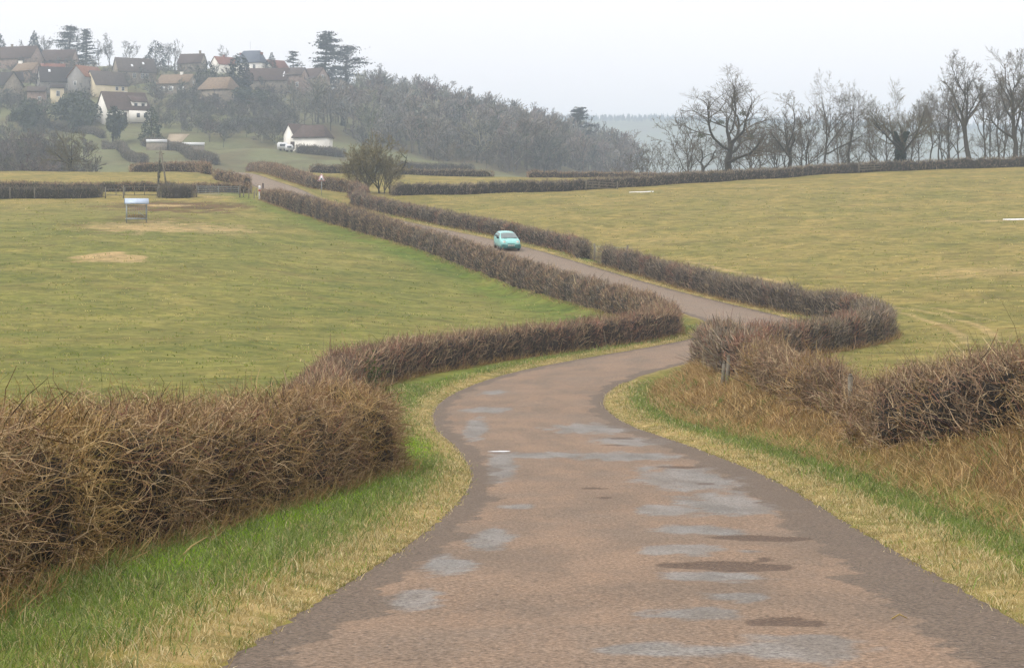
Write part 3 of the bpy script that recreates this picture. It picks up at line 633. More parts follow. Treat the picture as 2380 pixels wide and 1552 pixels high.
# ------------------------------------------------------------------ grass, dead grass and loose shoots
def blades(name, label, X, Y, H, C, rng, wd, lean=.5, cat='grass', lift=0.0):
    n = len(X); Z = zground(X, Y) - .01 + lift; a = rng.uniform(0, 6.283, n); d = np.stack([np.cos(a), np.sin(a), 0*a], 1)
    b = rng.uniform(0, 6.283, n); ln = (lean * rng.uniform(.2, 1.5, n) * H)[:, None]; ld = np.stack([np.cos(b), np.sin(b), 0*b], 1)
    p = np.stack([X, Y, Z], 1); up = np.array([0, 0, 1.]); w = (wd * rng.uniform(.6, 1.3, n))[:, None]
    mid = p + up * (H * .62)[:, None] + ld * ln * .35; tip = p + up * (H * rng.uniform(.75, 1.0, n))[:, None] + ld * ln
    V = np.stack([p - d*w, p + d*w, mid + d*w*.8, mid - d*w*.8, tip], 1).reshape(-1, 3); i = np.arange(n) * 5
    f4 = np.stack([i, i+1, i+2, i+3], 1); f3 = np.stack([i+3, i+2, i+4], 1)
    o = mesh_obj(name, V, [f4, f3], M['leaf'], None, np.repeat(C, 5, axis=0))
    return tag(o, label, cat, kind='stuff')
GR = [A(112,132,62,1.0), A(136,150,78,1.05), A(98,118,64,.95), A(150,158,108,1.05), A(118,146,52,1.0)]
def verge_pts(rng, n, y0, y1, d0, d1, power=1.0):
    m = np.where((RC[:, 1] > y0) & (RC[:, 1] < y1))[0]; k = rng.choice(m, n); d = d0 + (d1 - d0) * rng.random(n) ** power
    P = RC[k] + RN[k] * d[:, None] + RT[k] * rng.uniform(-.3, .3, n)[:, None]; return P[:, 0], P[:, 1], d, k
def tuft(X, Y, H, rng, frac=.62, per=26, r=.07):
    n = len(X); sel = np.where(rng.random(n) < frac)[0]; o = np.argsort(Y[sel] * 3 + 0 * X[sel]); sel = sel[o]      # blades gathered into clumps
    g = rng.integers(0, max(1, len(sel) // per), len(sel)); cen = np.minimum((g * per), len(sel) - 1); near = sel[cen]
    ok = np.abs(Y[near] - Y[sel]) < 99; k = rng.uniform(.6, 1.7, len(sel) // per + 1)[g]
    # move each clumped blade to a clump centre lying close to it
    idx = np.clip((np.arange(len(sel)) // per) * per + rng.integers(0, 3, len(sel)) * 7, 0, len(sel) - 1); c = sel[idx]
    d2 = np.hypot(X[c] - X[sel], Y[c] - Y[sel]); mv = d2 < .3; s2 = sel[mv]; c2 = c[mv]; kk = .7 + .9 * ((c2 * 7919) % 97) / 97
    X, Y, H = X.copy(), Y.copy(), H.copy(); X0, Y0 = X.copy(), Y.copy()
    X[s2] = X0[c2] + rng.normal(0, r, len(s2)); Y[s2] = Y0[c2] + rng.normal(0, r, len(s2)); H[s2] = H[s2] * kk
    return X, Y, H
def verge(label, side, segs, seed):
    rng = np.random.default_rng(seed); XX, YY, HH, CC = [], [], [], []
    cl, cl2 = SN(seed, .9), SN(seed + 3, .35)
    for (y0, y1, n, d0, d1) in segs:
        X, Y, d, k = verge_pts(rng, n, y0, y1, side*d0, side*d1, 1.35); ad = np.abs(d) + .14 * cl(X, Y) + rng.normal(0, .08, n)
        g = smooth(2.82, 3.25, ad) if side > 0 else smooth(3.0, 3.4, ad); C = pick(GR, [4,3,3,2,1.5], n, rng, .2); S = pick(*HP['dead'], n, rng, .2)
        S = pick([A(204,186,140,1.0), A(184,164,114,1.0), A(216,202,160,1.0), A(160,146,92,1.0)], [3,3,2,2], n, rng, .15)
        isg = rng.random(n) < np.clip(g * (.74 + .3 * cl2(X, Y)), .06, .95); C = np.where(isg[:, None], C, S) * (1 + .2 * cl(X * 2.1, Y * 2.1))[:, None]
        H = np.where(isg, rng.uniform(.05, .14, n), rng.uniform(.03, .085, n)) * (1 + .5 * cl(X * 1.3, Y * 1.3)) * (.35 + .65 * smooth(HW - .1, HW + .35, np.abs(d)))
        XX.append(X); YY.append(Y); HH.append(np.maximum(H, .02)); CC.append(C)
    X, Y, H, C = map(np.concatenate, (XX, YY, HH, CC)); X, Y, H = tuft(X, Y, H, rng)
    wd = .0019 * (1 + Y / 18)
    return blades('grass', label, X, Y, H, np.clip(C, 0, 1), rng, wd, 1.1, lift=.028)
verge('green and straw coloured grass verge along the foot of the left hedges', 1, [(7, 20, 34000, HW-.08, 4.9), (20, 36, 24000, HW-.08, 4.5), (36, 64, 14000, HW-.12, 4.6), (64, 97, 8000, HW-.1, 3.8)], 51)
verge('green and straw coloured grass verge below the right hand bank', -1, [(9, 22, 22000, HW-.08, 4.15), (22, 40, 20000, HW-.08, 4.1), (40, 66, 14000, HW-.12, 4.3), (95, 150, 7000, HW-.1, 3.7), (150, 215, 4000, HW-.1, 3.7)], 52)
rng = np.random.default_rng(53)
X, Y, d, k = verge_pts(rng, 66000, 9, 72, -3.8, -7.6); n = len(X)
C = pick([A(180,152,106,1.05), A(160,132,86,1.0), A(198,174,128,1.05), A(134,106,68,.9), A(136,126,68,.95), A(116,128,64,.9)], [5,4,3.5,2.5,.5,.25], n, rng, .2)
C *= (1 + .2 * SN(54, 1.1)(X, Y))[:, None]
gm_ = (SN(55, 1.6)(X, Y) > .95); C[gm_] = pick(GR, [4,3,3,2,1.5], int(gm_.sum()), rng)
X, Y, Hb = tuft(X, Y, rng.uniform(.08, .28, n) * (1 + .35 * SN(56, 1.3)(X, Y)), rng, .7, 34, .1)
blades('dead_grass', 'long tawny dead grass lying over the right hand bank', X, Y, Hb, np.clip(C, 0, 1), rng, .0024 * (1 + Y / 20), 1.9)
# bright moss-green strip at the foot of the near hedge
rng = np.random.default_rng(57)
nL = 14000; k = rng.choice(np.where((RC[:, 1] > 15) & (RC[:, 1] < 42))[0], nL); d = np.interp(RC[k, 1], [15, 22, 27, 32, 38], [4.05, 4.3, 3.95, 3.5, 3.4]) + rng.normal(0, .2, nL)
P = RC[k] + RN[k] * d[:, None] + RT[k] * rng.uniform(-.3, .3, nL)[:, None]; mk_ = SN(58, 2.6)(P[:, 0], P[:, 1]) > -.55; P = P[mk_]
blades('bright_grass', 'strip of vivid green young grass at the foot of the tangled hedge', P[:, 0], P[:, 1], rng.uniform(.05, .13, len(P)), pick([A(138,176,30,1.2), A(156,188,46,1.2), A(120,160,36,1.15)], [3,2,2], len(P), rng), rng, .0045, .7)
# short tussocks over both pastures
rng = np.random.default_rng(59)
n = 20000; Y = 42 + 190 * rng.random(n) ** 1.5; X = rng.uniform(-.3, .3, n) * Y; _, d = road_coord(X, Y); ok = (np.abs(d) > 6.2) & (SN(60, 3.0)(X, Y) + rng.normal(0, .6, n) > -.1); X, Y, d = X[ok], Y[ok], d[ok]; n = len(X)
dr_ = np.clip(.5 * smooth(-2, 12, np.where(np.abs(d) < 90, -d, X)) + .6 * smooth(170, 240, Y), 0, 1); tall = rng.uniform(.6, 1.5, n)
C = np.where((rng.random(n) < .2 + dr_ * .5)[:, None], pick([A(184,170,114,.85), A(164,150,92,.85), A(196,180,128,.85)], [3,3,1], n, rng), pick([A(128,140,66,.85), A(146,148,78,.85), A(112,124,58,.8)], [3,3,2], n, rng))
m_ = 4; X, Y, C, tall = (np.repeat(a, m_, axis=0) for a in (X, Y, C, tall)); n = len(X); sp_ = .05 + .0006 * Y
X = X + rng.normal(0, 1, n) * sp_ * 1.4; Y = Y + rng.normal(0, 1, n) * sp_
blades('pasture_grass', 'short uneven tufts of winter grass across the pastures', X, Y, rng.uniform(.04, .10, n) * tall, np.clip(C * rng.uniform(1.05, 1.35, (n, 1)), 0, 1), rng, .011 + .00014 * Y, 1.0)
# long wild shoots standing out of the near hedge
rng = np.random.default_rng(61); P_, s_ = spline(pL1, .2); k = rng.integers(0, len(P_), 620); p = P_[k] + rng.normal(0, .33, (620, 2))
z = zground(p[:, 0], p[:, 1]) + 1.15 + rng.uniform(0, .15, 620); dv = rng.normal(0, .45, (620, 3)); dv[:, 2] = 1; dv /= np.linalg.norm(dv, axis=1, keepdims=True)
V_, F_, C_ = twig_set(np.c_[p, z], dv, rng.uniform(.2, .62, 620), rng.uniform(.006, .012, 620), pick([A(96,78,62,.45), A(120,62,58,.45), A(84,70,56,.45)], [3,2,2], 620, rng), rng, 5, .6, .25)
c_ = np.array([-4.55, 60.5]); n = 900; v = rng.normal(size=(n, 3)) * [.22, .3, .42]; v[:, 2] = np.abs(v[:, 2]) * 1.1 + .1; v += [c_[0], c_[1], gz(*c_)]
V_i, F_i, C_i = shards(v, .045, rng, pick([A(84,96,48,.8), A(70,84,44,.8), A(104,112,58,.8)], [2,2,1], n, rng)); mesh_obj('ivy', V_i, F_i, M['needle'], bpy.data.objects['hedge.001'], C_i)
hedge_near = bpy.data.objects['hedge']
mesh_obj('shoot', V_, F_, M['twig'], hedge_near, C_)['kind'] = 'stuff'

# ------------------------------------------------------------------ trees
def grow(P, Rr, L, k, t0, t1, ang, lenf, n, trop, wander, rf, rng, keep_tip=True, tipt=.97):
    B, m, _ = P.shape; idx = np.repeat(np.arange(B), k); t = rng.uniform(t0, t1, B*k)
    if keep_tip: t[::k] = .97
    f = t * (m - 1); i = np.minimum(f.astype(int), m - 2); fr = (f - i)[:, None]
    p = P[idx, i] * (1-fr) + P[idx, i+1] * fr; d = P[idx, i+1] - P[idx, i]; d /= np.linalg.norm(d, axis=1, keepdims=True) + 1e-9
    r = Rr[idx, i] * (1-fr[:, 0]) + Rr[idx, i+1] * fr[:, 0]
    e = rng.normal(size=(B*k, 3)); e -= (e*d).sum(1, keepdims=True) * d; e /= np.linalg.norm(e, axis=1, keepdims=True)
    a = ang * rng.uniform(.6, 1.3, B*k); a = np.where(t > .95, a * .35, a)[:, None]
    d = d * np.cos(a) + e * np.sin(a)
    l = L[idx] * lenf * rng.uniform(.65, 1.25, B*k) * (1.15 - .5 * t)
    Q = np.zeros((B*k, n, 3)); Q[:, 0] = p
    for j in range(1, n):
        d = d + rng.normal(size=d.shape) * wander / math.sqrt(n); d[:, 2] += trop / n; d /= np.linalg.norm(d, axis=1, keepdims=True)
        Q[:, j] = Q[:, j-1] + d * (l / (n-1))[:, None]
    RR = (r * rf)[:, None] * np.linspace(1, .35, n)[None, :]
    return Q, RR, l
BARK = A(92,86,74,.5); TWG = [A(116,108,90,.6), A(104,96,78,.6), A(126,114,92,.6)]
def bare_tree(seed, H, r0, fork, nlimb, spread, trop=.5, dens=1.0, leader=.8, k=(6, 6, 5, 4), twl=1.0, minr=.012, bark=BARK, twg=TWG, lean=0.0, limb_len=.62):
    """returns trunk part and crown part as (V, F, C)"""
    rng = np.random.default_rng(seed); n = 9
    tp = np.zeros((1, n, 3)); zz = np.linspace(0, H * leader, n); w = np.cumsum(rng.normal(0, .012 * H, (n, 2)), 0); w -= w[0]
    tp[0, :, 0] = w[:, 0] + lean * zz; tp[0, :, 1] = w[:, 1]; tp[0, :, 2] = zz
    tr = r0 * np.clip(1 - zz / (H * leader * 1.04), .06, 1)[None] ** .8; tr[0, 0] *= 1.35
    L0 = np.array([H * limb_len])
    ft = fork / (H * leader)
    lb, lr, ll = grow(tp, tr, L0, nlimb, ft, .92, spread, 1.0, 8, trop, .4, .72, rng)
    C0 = np.array([bark])
    trunk = [tubes(tp, tr, 8, C0), tubes(lb, lr, 6, np.repeat(C0, len(lb), 0))]
    crown = []; P, Rr, L = lb, lr, ll
    spec = [(k[0], .2, .6, .55, 6, 4), (k[1], .12, .6, .58, 5, 3), (k[2], .1, .6, .6, 4, 3), (k[3], .1, .6, .62, 3, 2)]
    for lv, (kk, t0, an, lf, nn, sides) in enumerate(spec):
        kk = max(1, int(round(kk * dens))) if lv > 0 else kk
        P, Rr, L = grow(P, Rr, L, kk, t0, 1.0, an, lf * (twl if lv > 1 else 1), nn, trop * .5, .5, .72, rng, keep_tip=(lv < 3))
        Rr = np.maximum(Rr, minr * (1 if lv < 3 else .8)); C = pick(twg, [1]*len(twg), len(P), rng, .15)
        crown.append(tubes(P, Rr, sides, C) if sides > 2 else ribbons(P, Rr, rng, C))
    return join(trunk), join(crown)
def put_tree(name, label, base, parts, names=('trunk', 'crown'), cat='tree', group=None, rz=0, sc_=1.0):
    e = empty(name, base, rz, label, cat, group); e.scale = (sc_,)*3
    for nm, (V, Fc, C) in zip(names, parts): mesh_obj(nm, V, Fc, M['bark'] if nm in ('trunk', 'crown', 'dead_branch') else M['needle'], e, C)
    return e
def at(u, Z): x, y = xy(u, Z); return Vector((x, y, gz(x, y) - .1))
OL = [A(132,122,90,.65), A(114,108,78,.65), A(102,96,74,.6)]
ROW = [  # u, Z, top v, r0, fork m, limbs, spread, trop, label, seed, kw
 (1690, 262, 155, .55, 2.2, 9, 1.05, .55, 'large old oak with a thick stub trunk and wide spreading bare crown', 101, dict(k=(7,6,4,3), leader=.8, limb_len=.7)),
 (1632, 266, 292, .2, 1.0, 7, 1.0, .4, 'small low bare tree beside the large old oak', 102, dict(k=(5,4,4,3))),
 (1832, 268, 214, .34, 2.5, 8, .8, .5, 'bare round headed tree with an upright trunk between the oak and a forked tall tree', 103, dict(k=(6,5,4,3))),
 (1917, 262, 165, .36, 3.2, 9, .8, .5, 'tall bare tree with a straight dark trunk and low forking limbs', 104, dict(k=(6,5,4,3))),
 (1968, 264, 196, .25, 1.4, 6, .75, .7, 'slender bare tree forking low into crooked upright stems', 105, dict(k=(6,5,4,3))),
 (2092, 260, 184, .5, 3.4, 9, 1.0, .4, 'broad bare tree whose trunk is wrapped in dark ivy', 106, dict(k=(7,6,4,3), leader=.6, limb_len=.72, twg=OL)),
 (2252, 262, 120, .42, 4.5, 11, .55, .8, 'very tall narrow bare tree with a clean trunk', 107, dict(k=(6,5,4,3), leader=.95, limb_len=.42)),
 (2352, 260, 106, .44, 3.5, 11, .6, .8, 'tallest bare tree, twin headed, at the end of the row', 108, dict(k=(6,5,4,3), leader=.95, limb_len=.48)),
 (2035, 272, 250, .18, 2.0, 7, .7, .6, 'thin bare tree half hidden behind the ivy covered one', 109, dict(k=(5,4,4,3))),
 (2180, 270, 200, .24, 3.5, 9, .6, .7, 'thin upright bare tree between the ivy tree and the very tall one', 110, dict(k=(5,5,4,3))),
 (2300, 274, 175, .22, 3.0, 9, .6, .7, 'thin bare tree between the two tallest trees', 111, dict(k=(5,5,4,3))),
 (2420, 268, 150, .3, 3.0, 9, .7, .6, 'bare tree beyond the tallest one at the end of the row', 112, dict(k=(5,5,4,3))),
 (1762, 274, 285, .16, 1.5, 7, .8, .5, 'small thin bare tree right of the large old oak', 113, dict(k=(5,4,4,3))),
 (2135, 276, 225, .2, 2.5, 8, .7, .6, 'slim bare tree just right of the ivy covered trunk', 114, dict(k=(5,5,4,3))),
 (1880, 278, 270, .15, 1.5, 7, .8, .5, 'low thin bare tree behind the straight dark trunk', 115, dict(k=(5,4,4,3))),
]
ivy_tree = None
CW = {101:225,102:115,103:115,104:120,105:95,106:180,107:125,108:150,109:75,110:85,111:80,112:110,113:75,114:80,115:80}
for (u, Z, tv, r0, fk, nl, sp_, tr, lab, sd_, kw) in ROW:
    b = at(u, Z); H = ((YH - tv) / F * Z - b.z) * 1.0
    parts = bare_tree(sd_, 1.0 * H, r0, fk, nl, sp_, tr, minr=.012, twl=1.0, **kw)
    top = max(np.percentile(parts[1][0][:, 2], 99.7), 1); s = H / top; cw = CW[sd_] * Z / F; wx = np.percentile(parts[1][0][:, 0], 98.5) - np.percentile(parts[1][0][:, 0], 1.5)
    e = put_tree('bare_tree', lab, b, parts, sc_=s); kx = float(np.clip(cw / (wx * s), .75, 1.9)); e.scale = (s * kx, s * kx, s)
    for ch in e.children:
        if ch.name.startswith('trunk') and kx > 1.15: pass
    if sd_ == 106: ivy_tree = e
    if sd_ == 101:                                # mistletoe balls in the old oak
        rng = np.random.default_rng(5)
        for q in range(4):
            c = np.array([(-3.6, 0, 5.6), (3.3, .5, 5.4), (2.0, -.6, 8.6), (-.9, .3, 7.4)][q]) / np.array(e.scale)
            v = rng.normal(size=(260, 3)); v /= np.linalg.norm(v, axis=1, keepdims=True); v = c + v * (.55 * rng.random((260, 1)) ** .4)
            V_, F_, C_ = shards(v, .1, rng, pick([A(104,108,62,.6), A(84,90,52,.6)], [1, 1], 260, rng)); mesh_obj('mistletoe', V_, F_, M['needle'], e, C_)
rng = np.random.default_rng(6); n = 5200; zz = rng.uniform(0, 5.4, n); a = rng.uniform(0, 6.28, n); rr = (.72 - .09 * zz) * (1 + .3 * rng.normal(size=n))
off = np.where((zz > 3.6)[:, None], np.sign(rng.normal(size=n))[:, None] * np.stack([(zz-3.6)*.5, 0*zz], 1), 0)
v = np.stack([rr*np.cos(a) + off[:, 0], rr*np.sin(a), zz], 1)
V_, F_, C_ = shards(v, .16, rng, pick([A(58,78,54,.4), A(48,66,48,.4), A(74,94,66,.4)], [2,2,1], n, rng)); V_ = V_ / np.array(ivy_tree.scale); mesh_obj('ivy', V_, F_, M['needle'], ivy_tree, C_)
back = []
for q in range(2):
    t, c = bare_tree(120 + q, 11, .2, 3.0, 9, .6, .7, k=(5,5,4,3), leader=.9, minr=.013, limb_len=.45); back.append((mesh_obj('trunk', *t[:2], M['bark'], None, t[2], link=False), mesh_obj('crown', *c[:2], M['bark'], None, c[2], link=False), np.percentile(c[0][:, 2], 99.5)))
BACK = [(2020,262,285),(2062,240,290),(2120,232,288),(2158,215,292),(2205,190,286),(2228,205,295),(2285,180,288),(2322,168,292),(2375,160,290),(2400,140,284),(1800,300,290),(1865,285,294),(1945,262,290),(2190,240,298),(2335,215,299)]
# low shrubs and saplings under the row
shr = []
for q in range(4):
    t, c = bare_tree(130 + q, 4.5, .09, .4, 9, .7, .6, k=(4,3,3,2), leader=.6, minr=.012, limb_len=.75); shr.append((mesh_obj('trunk', *t[:2], M['bark'], None, t[2], link=False), mesh_obj('crown', *c[:2], M['bark'], None, c[2], link=False)))
def put_shared(name, meshes, label, base, rz, s, group, cat, sx=1.0):
    e = empty(name, base, rz, label, cat, group); e.scale = (s*sx, s*sx, s)
    for nm, me in zip(('trunk', 'crown'), meshes): obj_from(nm, me, e)
    return e
rng = np.random.default_rng(8)
for q in range(30):
    u = rng.uniform(1590, 2420); Z = rng.uniform(266, 290)
    put_shared('bare_shrub', shr[q % 4], 'spindly bare sapling growing under the row of big trees', at(u, Z), rng.uniform(0, 6.28), rng.uniform(.7, 1.7), 'saplings under the tree row', 'shrub')
for q, (u, tv, Z) in enumerate(BACK):
    b_ = at(u, Z); H = (YH - tv) / F * Z - b_.z; put_shared('bare_tree', back[q % 2][:2], 'slender bare tree in the back line behind the row of big trees', b_, q * 2.1, H / back[q % 2][2], 'back line of slender bare trees', 'tree', .85)
for q, (u, Z, s) in enumerate([(1455,300,.75),(1490,296,.95),(1523,302,1.1),(1545,294,.9),(1575,298,1.05),(1600,300,.9),(1430,306,.6)]):
    put_shared('bare_shrub', shr[(q+1) % 4], 'pale bare shrub at the foot of the wooded slope by the old oak', at(u, Z), q * 1.3, s * 1.05, 'shrubs left of the old oak', 'shrub', 1.1)
# pollard on the left brow
b = at(167, 277); parts = bare_tree(140, 6.6, .62, 1.5, 11, 1.15, .3, k=(6,5,4,3), leader=.4, minr=.014, limb_len=.95, twg=OL)
put_tree('bare_tree', 'lone pollard tree with a short thick trunk on the brow of the left pasture', b, parts, sc_=((YH-292)/F*277 - b.z) / parts[1][0][:, 2].max())
# bushy tree behind the road with a dead bough
b = at(868, 226)
BP = [A(150,136,94,.8), A(128,118,80,.75), A(112,106,78,.7)]
V0 = [bare_tree(150 + q, 5.2, .12, .35, 10, .6, .75, k=(5,5,5,3), leader=.4, minr=.015, limb_len=.8, twg=BP, twl=1.0) for q in range(3)]
def shift(p, d, s=1.0, m=1): return (p[0] * np.array([s*m, s, s]) + np.array(d), p[1], p[2])
SP = [(0, (-1.9,0,0), .8, 1), (1, (-.5,.3,0), 1.0, 1), (2, (.7,-.2,0), .95, 1), (0, (1.9,.3,0), .78, -1), (1, (-1.1,-.5,0), .62, -1), (2, (1.3,-.6,0), .6, -1)]
tk = join([shift(V0[q][0], d, s_, m_) for q, d, s_, m_ in SP]); cr = join([shift(V0[q][1], d, s_, m_) for q, d, s_, m_ in SP])
s = ((YH-320)/F*226 - b.z) / np.percentile(cr[0][:, 2], 99.5)
bt = put_tree('bushy_tree', 'dense olive brown bushy tree with a dead bough sticking out, behind the road hedge', b, [tk, cr], sc_=s)
dp = np.array([[(1.7,-.3,1.6),(2.6,-.3,2.5),(3.2,-.3,2.7),(3.7,-.3,3.3),(3.85,-.3,4.0),(4.0,-.3,4.6)], [(3.9,-.3,4.15),(3.6,-.3,4.4),(3.4,-.3,4.6),(3.3,-.3,4.75),(3.2,-.3,4.95),(3.1,-.3,5.1)], [(3.8,-.3,3.7),(3.95,-.3,3.62),(4.05,-.3,3.6),(4.1,-.3,3.6),(4.15,-.3,3.6),(4.2,-.3,3.58)]]) / s
V_, F_, C_ = tubes(dp, np.array([[.12,.1,.08,.06,.05,.02],[.05,.045,.04,.03,.02,.015],[.04,.035,.03,.025,.02,.015]]) / s, 5, np.repeat([A(70,68,60,.35)], 3, 0)); mesh_obj('dead_branch', V_, F_, M['bark'], bt, C_)

# ---- evergreens
EV = [A(66,82,64,.34), A(52,68,54,.34), A(82,98,74,.36), A(60,74,66,.34)]
SB = [A(98,106,84,.6), A(84,92,74,.6), A(112,116,92,.6), A(90,96,82,.6)]
def cedar(seed, H, spread, tiers, r0=.5, n_per=5, clump=30, low=.12):
    rng = np.random.default_rng(seed); n = 8; nb = int(tiers * n_per)
    tp = np.zeros((1, n, 3)); tp[0, :, 2] = np.linspace(0, H, n); tp[0, :, 0] = np.cumsum(rng.normal(0, .012*H, n)); tr = r0 * np.linspace(1, .15, n)[None]
    bl, pts = [], []; lump = rng.uniform(.55, 1.15, 12)
    for q in range(nb):
        f = low + (1-low) * (q + rng.uniform(-.6, .6)) / nb; f = min(max(f, low), 1.0); z = f * H; x0 = np.interp(z, tp[0, :, 2], tp[0, :, 0])
        a = rng.uniform(0, 6.28); Rm = spread * (min(1.0, (1.02 - f) ** .62 + .10) * (.72 + .28 * min(1, f / .3))) * lump[int(a / 6.29 * 6) + (6 if f > .55 else 0)]
        l = Rm * rng.uniform(.45, 1.12); up = l * rng.uniform(-.05, .28)
        p = np.array([[x0, 0, z - .04*l], [x0 + .5*l*np.cos(a), .5*l*np.sin(a), z + up*.7], [x0 + l*np.cos(a), l*np.sin(a), z + up]]); bl.append(p)
        for w in range(rng.integers(2, 4)):
            t = rng.uniform(.4, 1.05); c = p[0] * (1-t) + p[2] * t + rng.normal(0, .07, 3) * l * [1, 1, .25]; m = int(clump * rng.uniform(.6, 1.4)); R = rng.uniform(.09, .17) * spread
            pts.append(c + rng.normal(0, 1, (m, 3)) * [R, R, R * .13])
    bl = np.array(bl); br = np.repeat(np.array([[.09, .06, .03]]) * r0 / .5, len(bl), 0); pc = np.concatenate(pts)
    return tubes(tp, tr, 7, np.array([A(88,80,70,.5)])), join([tubes(bl, br, 3, np.repeat([A(80,74,64,.45)], len(bl), 0)), shards(pc, .02 * H, rng, pick(EV, [3,3,1,2], len(pc), rng), flat=.55)])
def conifer(seed, H, r, n=2600, pw=1.0, base=.06, size=.045, pal=EV, layers=9):
    rng = np.random.default_rng(seed); t = 1 - rng.random(n) ** .6; z = (base + (1-base) * t) * H
    lay = .78 + .3 * np.abs(np.sin(t * 3.14 * layers + rng.normal(0, .2, n))); a = rng.uniform(0, 6.28, n)
    rr = r * (1 - t) ** pw * lay * (.45 + .55 * rng.random(n) ** .35) * (1 + .22 * np.sin(a * 3 + t * 9 + seed)) + .02 * r
    v = np.stack([rr*np.cos(a), rr*np.sin(a), z - .15 * rr], 1)
    tp = np.zeros((1, 4, 3)); tp[0, :, 2] = np.linspace(0, H * .95, 4)
    return tubes(tp, np.array([[.22,.16,.1,.03]]) * H / 12, 6, np.array([A(84,74,64,.36)])), shards(v, size * H * .5, rng, pick(pal, [3,3,1,2], n, rng), flat=.3)
def round_bush(seed, H, r, n=1500, pal=EV, size=.05):
    rng = np.random.default_rng(seed); nb = 9; cs = rng.normal(0, .38, (nb, 3)) * [r, r, H*.3] + [0, 0, H*.52]; i = rng.integers(0, nb, n)
    v = rng.normal(size=(n, 3)); v /= np.linalg.norm(v, axis=1, keepdims=True); v = cs[i] + v * (rng.uniform(.3, .55, nb)[i, None] * [r, r, H*.5]) * (rng.random((n, 1)) ** .3); v[:, 2] = np.clip(v[:, 2], .05, H)
    tp = np.zeros((1, 4, 3)); tp[0, :, 2] = np.linspace(0, H*.6, 4)
    return tubes(tp, np.array([[.12,.1,.08,.04]]), 5, np.array([A(84,74,64,.36)])), shards(v, size * H, rng, pick(pal, [3,3,1,2], n, rng))
def hill(u, v, Z0=380, Z1=900): return hit(u, v, Z0, Z1)
def evergreen(name, label, u, vb, vt, parts, Z=None, z0=380, cat='tree', group=None):
    b = hit(u, vb, z0, 900) if Z is None else at(u, Z); H = (YH - vt) / F * b.y - b.z; s = H / parts[1][0][:, 2].max()
    e = empty(name, b - Vector((0, 0, .2)), 0, label, cat, group); e.scale = (s,)*3
    mesh_obj('trunk', *parts[0][:2], M['bark'], e, parts[0][2]); mesh_obj('crown', *parts[1][:2], M['needle'], e, parts[1][2]); return e
evergreen('cedar', 'tallest dark cedar with layered flat boughs above the long brown barn', 757, 200, 70, cedar(201, 17, 6.6, 13, .5), Z=700)
evergreen('cedar', 'lower wide spreading cedar beside the tallest one', 805, 205, 103, cedar(202, 12.5, 8.4, 14, .5, low=.06), Z=698)
evergreen('cedar', 'big twin headed cedar among bare trees above the brown village roofs', 160, 150, 58, cedar(203, 13, 7.6, 13, .5), Z=735)
evergreen('cedar', 'narrow cedar crown joined to the big twin headed one', 196, 150, 66, cedar(204, 13, 4.8, 10, .4), Z=745)
evergreen('spruce', 'pointed spruce on the village skyline left of the cedars', 80, 130, 70, conifer(205, 12, 3.6, 2200, .85), Z=750)
evergreen('spruce', 'dark spruce at the far end of the village skyline', 0, 130, 77, conifer(206, 12, 4.4, 2200, .8), Z=735)
evergreen('spruce', 'pointed spruce beside the slate roofed manor', 631, 168, 120, conifer(207, 11, 4.0, 2200, .85), Z=700)
evergreen('pine', 'ragged dark pine behind the white gabled house', 684, 168, 118, cedar(208, 11, 4.2, 8, .3), Z=705)
evergreen('cypress', 'broad dark cypress on the skyline above the grey roofs', 361, 145, 92, conifer(209, 9, 4.2, 2600, .55, .02, .05, layers=3), Z=705)
evergreen('cypress', 'tall dark column of evergreen beside the slate roofed manor', 556, 205, 123, conifer(210, 12, 3.6, 3000, .32, .02, .05, layers=3), Z=610)
evergreen('cypress', 'dark evergreen between the orange tiled house and the manor', 480, 195, 140, conifer(211, 9, 4.2, 2600, .4, .02, .05, layers=3), Z=615)
evergreen('spruce', 'dark spruce on the wooded slope by the white barn', 797, 352, 262, conifer(212, 13, 3.4, 2200, .7), Z=545)
evergreen('pine', 'dark pine standing above the bare wood on the ridge', 1345, 330, 247, cedar(213, 10, 4.0, 9, .3, low=.35), Z=640)
evergreen('cypress', 'rounded evergreen in front of the brown roofed white house', 262, 284, 242, round_bush(214, 5, 1.5, pal=SB), Z=486)
evergreen('cypress', 'green clipped evergreen at the corner of the brown roofed white house', 352, 300, 247, conifer(215, 6, 2.0, 1800, .45, .02, .06, pal=[A(84,102,60,.36), A(70,88,52,.36), A(98,114,74,.38), A(76,92,64,.36)], layers=3), Z=487)
evergreen('bush', 'dark evergreen bush below the stone gabled house', 55, 262, 220, round_bush(216, 5, 2.6, pal=SB), Z=515)
evergreen('bush', 'broad green bush uphill of the brown roofed white house', 185, 262, 208, round_bush(217, 6, 5.2, 2600, pal=SB), Z=525)
evergreen('bush', 'dark green bushes left of the brown roofed white house', 196, 276, 236, round_bush(218, 5, 2.8, 2000, pal=SB), Z=512)
evergreen('bush', 'dark bush beside the stone barn with the brown door', 575, 245, 198, round_bush(219, 6, 3.4, 2000, pal=SB), Z=575)
